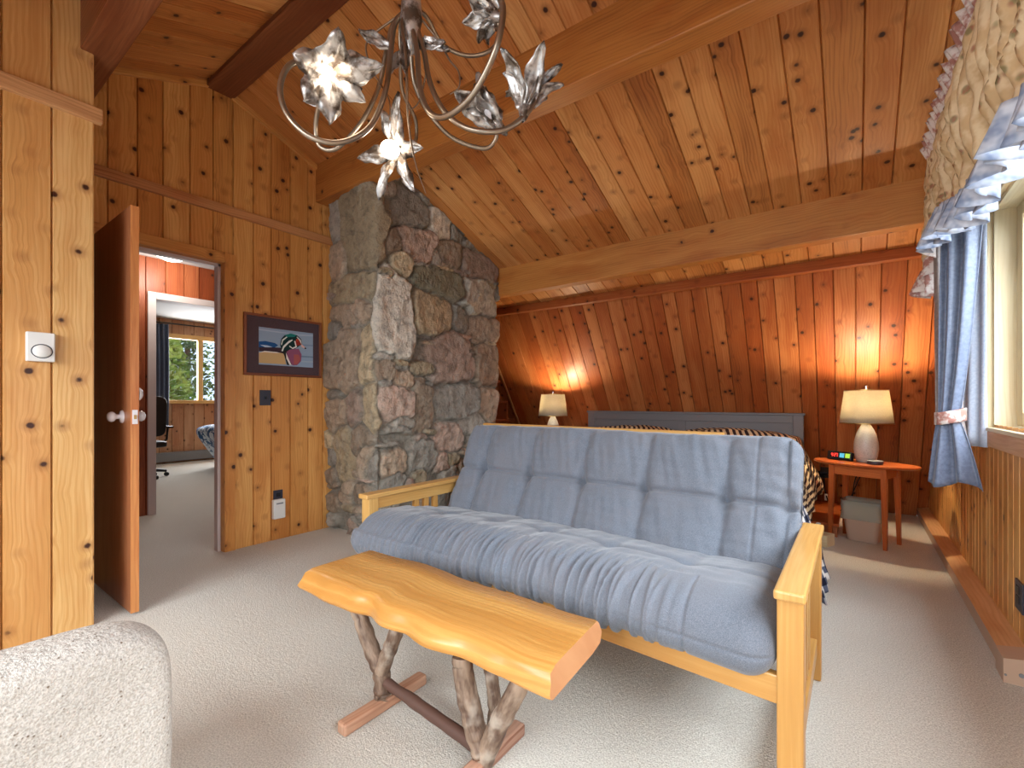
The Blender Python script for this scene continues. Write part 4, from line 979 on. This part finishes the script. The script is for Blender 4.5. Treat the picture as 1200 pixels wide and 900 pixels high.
# ------------------------------------------------------------ things on the walls
# thermostat
t = thing('thermostat', 'white square thermostat with round dial on the near left pine wall', 'thermostat', (XL, .415, 1.30))
bx('case', (XL, .372, 1.238), (XL+.032, .462, 1.366), M['white'], t, 2, .004)
mb = MB().lathe([(0, .010), (.026, .009), (.030, .005), (.031, 0)], n=32); mb.v = [(XL+.032+c, .42+a, 1.283+b*.9) for a, b, c in mb.v]; dl = mb.build('dial', M['white'], t, smooth=True)
mb = MB().lathe([(.031, 0), (.034, .0015), (.035, 0)], n=32); mb.v = [(XL+.032+c, .42+a, 1.283+b*.9) for a, b, c in mb.v]; mb.build('dial_rim', M['slate'], t)
# switch, outlet with plugged-in unit
t = thing('light_switch', 'dark slate switch plate below the duck picture', 'switch', (XW, 1.725, 1.1)); a = at(304, 457, 0, XW); b = at(317, 475, 0, XW)
bx('plate', (XW, a.y, b.z), (XW+.007, b.y, a.z), M['slate'], t, 2, .002); m_ = (a.y+b.y)/2; bx('toggle', (XW+.007, m_-.006, (a.z+b.z)/2-.012), (XW+.02, m_+.006, (a.z+b.z)/2+.012), M['black'], t, 2, .002)
t = thing('wall_outlet', 'dark outlet plate low beside the chimney, partly behind a white plug-in unit', 'outlet', (XW, 1.8, .35)); a = at(320, 575, 0, XW); b = at(331, 604, 0, XW)
bx('plate', (XW, a.y, b.z+.01), (XW+.007, b.y, a.z), M['slate'], t, 2, .002); bx('receptacle', (XW+.007, a.y+.02, a.z-.05), (XW+.010, b.y-.02, a.z-.02), M['black'], t)
t = thing('plug_in_unit', 'white plug-in air freshener unit on the low dark outlet beside the chimney', 'air freshener', (XW, 1.8, .35)); c_ = at(319, 586, 0, XW+.02); d_ = at(333, 606, 0, XW+.02)
bx('body', (XW+.0075, c_.y, d_.z), (XW+.045, d_.y, c_.z), M['white'], t, 2, .008); bx('vent', (XW+.045, c_.y+.02, c_.z-.035), (XW+.047, d_.y-.02, c_.z-.025), M['greytrim'], t)
# framed duck photograph
y0, y1, z0, z1 = 1.562, 2.170, 1.258, 1.716
t = thing('framed_picture', 'wide framed photograph of a wood duck in a dark mat beside the chimney', 'picture', (XW, (y0+y1)/2, (z0+z1)/2)); fw = .018
mb = MB(); mb.box((XW, y0, z0), (XW+.022, y1, z0+fw), 1); mb.box((XW, y0, z1-fw), (XW+.022, y1, z1), 1); mb.box((XW, y0, z0+fw), (XW+.022, y0+fw, z1-fw)); mb.box((XW, y1-fw, z0+fw), (XW+.022, y1, z1-fw)); mb.build('frame', M['frame'], t, bevel=.002)
bx('mat_board', (XW+.002, y0+fw, z0+fw), (XW+.010, y1-fw, z1-fw), M['mat'], t)
py0, py1, pz0, pz1 = y0+.107, y1-.070, z0+.082, z1-.095
cols = []; mb = MB()
def pc_(x, y):
    s = (x-158)/647; tp = 228+72*s; bt = 690+27*s; q = (bt-y)/(bt-tp); return py0+(py1-py0)*min(1, max(0, s)), pz0+(pz1-pz0)*min(1, max(0, q))
def poly(pts, col):
    cols.append(flat('print_ink', col, .6, 0, .2)); k = len(cols)-1; x = XW+.0105+.00025*k
    mb.quad([(x, *pc_(*p)) for p in pts][::-1], None, None, k)
poly([(158, 228), (805, 300), (805, 717), (158, 690)], (150, 170, 192))
for yy, c in ((300, (172, 188, 206)), (420, (130, 152, 176)), (560, (118, 140, 160)), (620, (164, 182, 196))): poly([(420, yy), (805, yy+20), (805, yy+36), (600, yy+30)], c)
poly([(158, 250), (400, 285), (560, 300), (400, 300), (158, 270)], (176, 190, 208))
poly([(158, 410), (230, 402), (340, 425), (375, 452), (330, 482), (158, 495)], (34, 84, 140))
poly([(170, 450), (250, 455), (310, 475), (230, 480)], (190, 210, 226))
poly([(158, 480), (330, 478), (410, 480), (445, 545), (400, 560), (300, 532), (158, 530)], (62, 44, 54))
poly([(158, 548), (220, 525), (350, 535), (440, 552), (470, 684), (158, 672)], (206, 172, 120))
poly([(158, 548), (220, 524), (350, 534), (400, 545), (350, 546), (220, 538)], (238, 234, 222))
poly([(400, 520), (480, 495), (560, 500), (530, 690), (480, 690), (440, 560)], (36, 36, 32))
poly([(470, 530), (520, 492), (620, 488), (655, 560), (650, 640), (600, 690), (545, 695), (490, 610)], (146, 84, 112))
poly([(560, 560), (620, 560), (645, 620), (600, 680), (560, 680)], (172, 92, 88))
poly([(465, 540), (490, 600), (530, 688), (508, 690), (470, 612)], (236, 228, 220))
poly([(395, 445), (410, 370), (450, 325), (520, 305), (600, 325), (650, 372), (662, 430), (610, 468), (570, 492), (480, 505), (415, 520)], (22, 52, 50))
poly([(450, 325), (520, 303), (595, 322), (565, 345), (480, 350)], (30, 124, 116))
poly([(405, 440), (420, 380), (470, 343), (482, 350), (430, 395), (415, 450)], (226, 228, 220))
poly([(410, 520), (430, 460), (500, 392), (540, 378), (546, 388), (492, 428), (442, 482), (427, 525)], (232, 232, 226))
poly([(570, 395), (650, 390), (645, 440), (600, 455), (580, 430)], (150, 44, 36))
poly([(505, 450), (540, 478), (578, 462), (562, 395), (576, 393), (596, 470), (545, 494), (503, 466)], (236, 232, 226))
poly([(586, 375), (600, 366), (616, 376), (616, 394), (600, 402), (586, 392)], (220, 80, 50)); poly([(594, 380), (606, 380), (606, 390), (594, 390)], (30, 16, 16))
poly([(598, 340), (640, 380), (655, 425), (645, 425), (625, 385), (592, 350)], (230, 226, 220))
poly([(648, 428), (700, 470), (694, 488), (650, 464)], (226, 190, 180)); poly([(694, 468), (716, 484), (700, 494), (690, 488)], (40, 30, 36))
mb.build('photo_print', cols, t)

# ------------------------------------------------------------ curtains and valance at the right window
t = thing('window_valance', 'cream floral valance with blue white ruffled hem above the right window', 'valance', (.40, 2, 2.36))
def vz(y):      # lower edge of the swag
    return 1.93-.13*max(0, min(1, (3.3-y)/1.0))-.10*max(0, min(1, (2.3-y)/.8)) + .03*math.sin(y*5)
VY0, VY1 = -1.2, 3.46
def vx(y, q): return .335-.045*math.sin(PI*min(1, q*1.1))*(.6+.4*math.sin(y*3+1)) + .026*math.sin(y*66+.9*mn.noise((y*2, q*3, 1))*7)*(.5+.8*q)+.022*mn.noise((y*13, q*7, 6))
P = []
for i in range(401):
    y = VY1+(VY0-VY1)*i/400; e = max(0, min(1, (y-3.16)/.1)); zb = vz(y)*(1-e)+1.73*e; row = []
    for k in range(37): q = k/36; row.append((vx(y, q), y, 2.37+(zb+.02-2.37)*q))
    P.append(row)
MB().grid(P).build('swag', M['floral'], t, smooth=True, solid=.003)
for nme, i0, i1, mt in (('jabot_ruffle', 0, 45, 'floralruf'), ('hem_ruffle', 44, 700, 'ruffle')):
    P = []
    for i in range(i0, i1):
        y = VY1-.005+(VY0-VY1)*i/699; e = max(0, min(1, (y-3.16)/.1)); zb = vz(y)*(1-e)+1.73*e; row = []
        for k in range(8): q = k/7; row.append((vx(y, 1)-.012+.030*q*math.sin(y*105+2*mn.noise((y*8, 0, 0)))-.02*q, y+.010*q*math.sin(y*47), zb+.035-(.125)*q+.012*q*math.sin(y*80)))
        P.append(row)
    MB().grid(P).build(nme, M[mt], t, smooth=True, solid=.002)
P = []
for i in range(700):
    y = VY1+(VY0-VY1)*i/699; row = []
    for k in range(7): q = k/6; row.append((.335-.012*q+.034*q*math.sin(y*95+3*mn.noise((y*6, 0, 2))), y+.012*q*math.sin(y*41), 2.355+.115*q+.014*q*math.sin(y*60)))
    P.append(row)
MB().grid(P).build('header_ruffle', M['floralruf'], t, smooth=True, solid=.002)
MB().tube([(.36, VY1, 2.365), (.36, VY0, 2.365)], .012, 12).tube([(XR, VY1-.05, 2.365), (.36, VY1-.05, 2.365)], .01, 8).build('curtain_rod', M['white'], t)
# tied curtain
t = thing('tied_curtain', 'blue satin curtain gathered in a floral tie at the right window', 'curtain', (.42, 3.4, 1))
tie = at(1110, 488, 1, 3.06)
def cpanel(a0, a1, m, b0, b1, z0, z1, ztie, mat, name, folds, amp, seed, par, wtie=.055):
    """a0..a1: top corners, m: tie centre, b0..b1: bottom corners (x, y)"""
    P = []
    A0, A1, Mm, B0, B1 = (Vector(q) for q in (a0, a1, m, b0, b1)); dr = (A1-A0).normalized(); nr = Vector((-dr.y, dr.x))
    for k in range(70):
        z = z1+(z0-z1)*k/69; row = []
        if z > ztie: f = (z-ztie)/(z1-ztie); f = f**.75; L = (Mm-dr*wtie).lerp(A0, f); R_ = (Mm+dr*wtie).lerp(A1, f)
        else: f = ((ztie-z)/(ztie-z0))**.8; L = (Mm-dr*wtie).lerp(B0, f); R_ = (Mm+dr*wtie).lerp(B1, f)
        for i in range(90):
            s = i/89; p = L.lerp(R_, s)+nr*amp*(.45+.55*f)*math.sin(s*folds*2*PI+seed+.8*math.sin(z*3+seed)); row.append((p.x, p.y, z-.02*math.sin(s*7)*(k/69)))
        P.append(row)
    return MB().grid(P).build(name, mat, par, smooth=True, solid=.003)
cpanel((.345, 3.10), (.485, 2.98), (tie.x, tie.y), (.285, 3.12), (.47, 3.0), .66, 2.30, tie.z, M['satin'], 'front_panel', 2.3, .022, .4, t, .042)
cpanel((.325, 3.22), (.43, 3.2), (tie.x+.01, tie.y+.03), (.36, 3.16), (.46, 3.12), .70, 2.28, tie.z, M['satinback'], 'back_panel', 2, .02, 2, t, .05)
mb = MB(); P = [[(tie.x+.012+.066*math.cos(a)*.8*(1+.06*math.sin(a*9)), tie.y+.055*math.sin(a), tie.z+zz+.012*math.cos(a)) for a in [2*PI*k/40 for k in range(40)]] for zz in (-.03, -.015, .0, .015, .03)]
mb.grid(P, closed_v=True).build('tie_back', M['floralruf'], t, smooth=True, solid=.006)
o = drape('curtain_lining', (.435, 3.27), (.515, 3.17), .84, 2.25, M['lining'], .006, 2); label(o, 'pale blue white straight curtain lining hanging beside the window frame', 'curtain lining')

# ------------------------------------------------------------ chandelier
HD = 1.5; hub = atd(482, 8, HD)
t = thing('flower_chandelier', 'looping metal chandelier with silver flower cups around its bulbs', 'chandelier', (hub.x, hub.y, zc(hub.y)))
Zc = zc(hub.y)
MB().lathe([(0, -.10), (.02, -.10), (.05, -.075), (.065, -.03), (.068, .0)], (hub.x, hub.y, Zc), 28).build('canopy', M['arm'], t, smooth=True)
MB().tube([(hub.x, hub.y, Zc-.09), (hub.x, hub.y, hub.z)], .008, 10).build('stem', M['arm'], t, smooth=True)
MB().lathe([(0, -.16), (.012, -.15), (.022, -.10), (.035, -.04), (.03, .03), (.018, .08), (.012, .12), (0, .125)], tuple(hub), 24).build('hub', M['petal'], t, smooth=True)
def c3(cx, cy, d): return atd(300+cx/3, 40+cy/3, d)
def chandarm(pts, r=.0085, r1=None, name='arm'):
    P = wpath([hub+(c3(*pts[0])-hub)*.15]+[c3(*p) for p in pts], 12, 0)
    R = [r+((r1 if r1 is not None else r)-r)*k/(len(P)-1) for k in range(len(P))]
    return MB().tube(P, R, 12).build(name, M['arm'], t, smooth=True)
chandarm([(490, -40, 1.5), (474, 60, 1.49), (455, 200, 1.46), (400, 325, 1.43), (300, 380, 1.40), (195, 363, 1.38), (115, 290, 1.37), (85, 200, 1.37), (108, 120, 1.38), (165, 93, 1.40), (225, 120, 1.42)])
chandarm([(485, -40, 1.52), (458, 60, 1.53), (430, 190, 1.55), (370, 310, 1.56), (285, 400, 1.57), (225, 395, 1.57), (210, 330, 1.55), (222, 250, 1.5), (250, 210, 1.46)], .0075)
chandarm([(545, -40, 1.49), (566, 60, 1.47), (575, 180, 1.42), (605, 268, 1.37), (660, 292, 1.33), (740, 238, 1.27), (800, 150, 1.22), (850, 30, 1.18), (868, -90, 1.18), (840, -150, 1.2)], .0085)
chandarm([(560, -40, 1.5), (590, 60, 1.49), (612, 170, 1.47), (660, 268, 1.45), (740, 330, 1.43), (850, 342, 1.42), (925, 305, 1.42), (980, 235, 1.43), (965, 190, 1.44)])
chandarm([(530, -40, 1.52), (543, 60, 1.54), (562, 190, 1.58), (625, 300, 1.62), (700, 370, 1.65), (800, 402, 1.66), (840, 375, 1.65), (843, 335, 1.63), (815, 300, 1.6)], .0075)
chandarm([(510, -40, 1.52), (508, 80, 1.56), (515, 200, 1.62), (560, 300, 1.68), (560, 380, 1.70), (525, 420, 1.66), (495, 425, 1.62)], .0065)
chandarm([(600, -60, 1.55), (655, 35, 1.6), (740, 75, 1.62), (820, 60, 1.62), (860, 0, 1.62), (840, -60, 1.6)], .007)
chandarm([(515, -40, 1.48), (528, 100, 1.44), (535, 300, 1.42), (560, 450, 1.41), (597, 560, 1.40)], .0075, .001, 'tail_spike')
chandarm([(640, 20, 1.5), (680, 90, 1.48), (712, 132, 1.47), (714, 185, 1.46), (682, 212, 1.46)], .004, .0015, 'tendril')
chandarm([(395, 20, 1.52), (402, 110, 1.53), (440, 180, 1.53), (470, 240, 1.52), (465, 330, 1.52)], .004, .001, 'tendril')
chandarm([(600, 90, 1.55), (575, 230, 1.56), (545, 270, 1.56), (545, 320, 1.55)], .004, .001, 'tendril')
chandarm([(650, 30, 1.5), (620, 100, 1.52), (560, 180, 1.54), (600, 120, 1.5)], .0035, .001, 'tendril') if False else None
def petal(base, axis, side, L, w, a0, curl, seed, par, n=12):
    axis = Vector(axis).normalized(); side = (Vector(side)-axis*Vector(side).dot(axis)).normalized(); tan = axis.cross(side)
    P = []; pos = Vector(base); rr = random.Random(seed)
    for k in range(n+1):
        f = k/n; th = a0+curl*f; d = axis*math.cos(th)+side*math.sin(th); nn_ = -axis*math.sin(th)+side*math.cos(th)
        ww = w*(math.sin(PI*min(1, .12+f*.88))**.75)*(1+.12*math.sin(f*17+seed)); row = []
        for j in range(7):
            s = j/3-1; row.append(tuple(pos+tan*s*ww-nn_*ww*.45*(1-s*s)*1+nn_*.006*math.sin(s*6+f*9+seed)))
        P.append(row); pos = pos+d*(L/n)
    return MB().grid(P).build('petal', M['petal'], par, smooth=True, solid=.0016)
def flower(c, axis, L, w, n, a0, curl, seed, lit=None, br=.021):
    c = Vector(c); axis = Vector(axis).normalized(); u = axis.orthogonal().normalized(); v = axis.cross(u); rr = random.Random(seed)
    mb = MB(); P = []
    for r_, h in ((.004, -.045), (.010, -.035), (.016, -.015), (.020, .0), (.016, .012), (.013, .02)): P.append([tuple(c+axis*h+(u*math.cos(2*PI*k/18)+v*math.sin(2*PI*k/18))*r_) for k in range(18)])
    f = MB().grid(P, closed_v=True).build('flower_cup', M['petal'], t, smooth=True)
    for k in range(n):
        a = 2*PI*k/n+rr.uniform(-.25, .25); s = u*math.cos(a)+v*math.sin(a)
        petal(c+s*.012, axis, s, L*rr.uniform(.8, 1.15), w*rr.uniform(.85, 1.15), a0*rr.uniform(.8, 1.2), curl*rr.uniform(.7, 1.3), seed*10+k, f)
    bc_ = c+axis*.045; P = []
    for i in range(11):
        th = PI*i/10; P.append([tuple(bc_+axis*(-(br+.003)*math.cos(th))+(u*math.cos(2*PI*k/16)+v*math.sin(2*PI*k/16))*max(.0003, .95*br*math.sin(th))) for k in range(16)])
    MB().grid(P, closed_v=True).build('bulb', M['bulb'] if lit else M['porcelain'], f, smooth=True)
    if lit: light('chandelier_bulb', 'POINT', tuple(c+axis*.095), lit, (1, .90, .76), radius=.03)
cr, cu, cf = R3, Vector((0, 0, 1)), -F3       # right, up, toward the sofa side
flower(c3(232, 120, 1.43), cr*.55-cu*.6+cf*.55, .185, .042, 6, .35, .95, 1, .55)
flower(c3(262, 190, 1.46), -cr*.2+cu*.25-cf*.3, .11, .03, 5, .7, .9, 7)
flower(c3(505, 415, 1.62), -cr*.55-cu*.25+cf*.85, .150, .028, 6, 1.0, .75, 2, .6, .032)
flower(c3(945, 265, 1.43), cr*.15+cu*.95-cf*.2, .155, .030, 8, .30, .75, 3)
flower(c3(850, 320, 1.62), -cr*.75+cu*.65+cf*.3, .155, .042, 6, .15, .5, 4)
flower(c3(838, -150, 1.2), -cr*.3+cu*.9, .10, .026, 7, .5, .9, 5, .6)
flower(c3(840, -60, 1.6), -cr*.6+cu*.4-cf*.5, .10, .026, 7, .5, .9, 6)
for k, (a, b, d, ax_, L, w) in enumerate(((520, 20, 1.46, -cu+cr*.1, .14, .016), (470, 40, 1.5, -cr+cu*.3, .10, .022), (560, 30, 1.5, cr*.9-cu*.2, .11, .022), (590, 10, 1.5, cr-cu*.8, .12, .014), (505, 60, 1.52, -cu-cr*.3, .11, .014))):
    petal(c3(a, b, d), ax_, cf, L, w, 0.1, .5, 40+k, t)
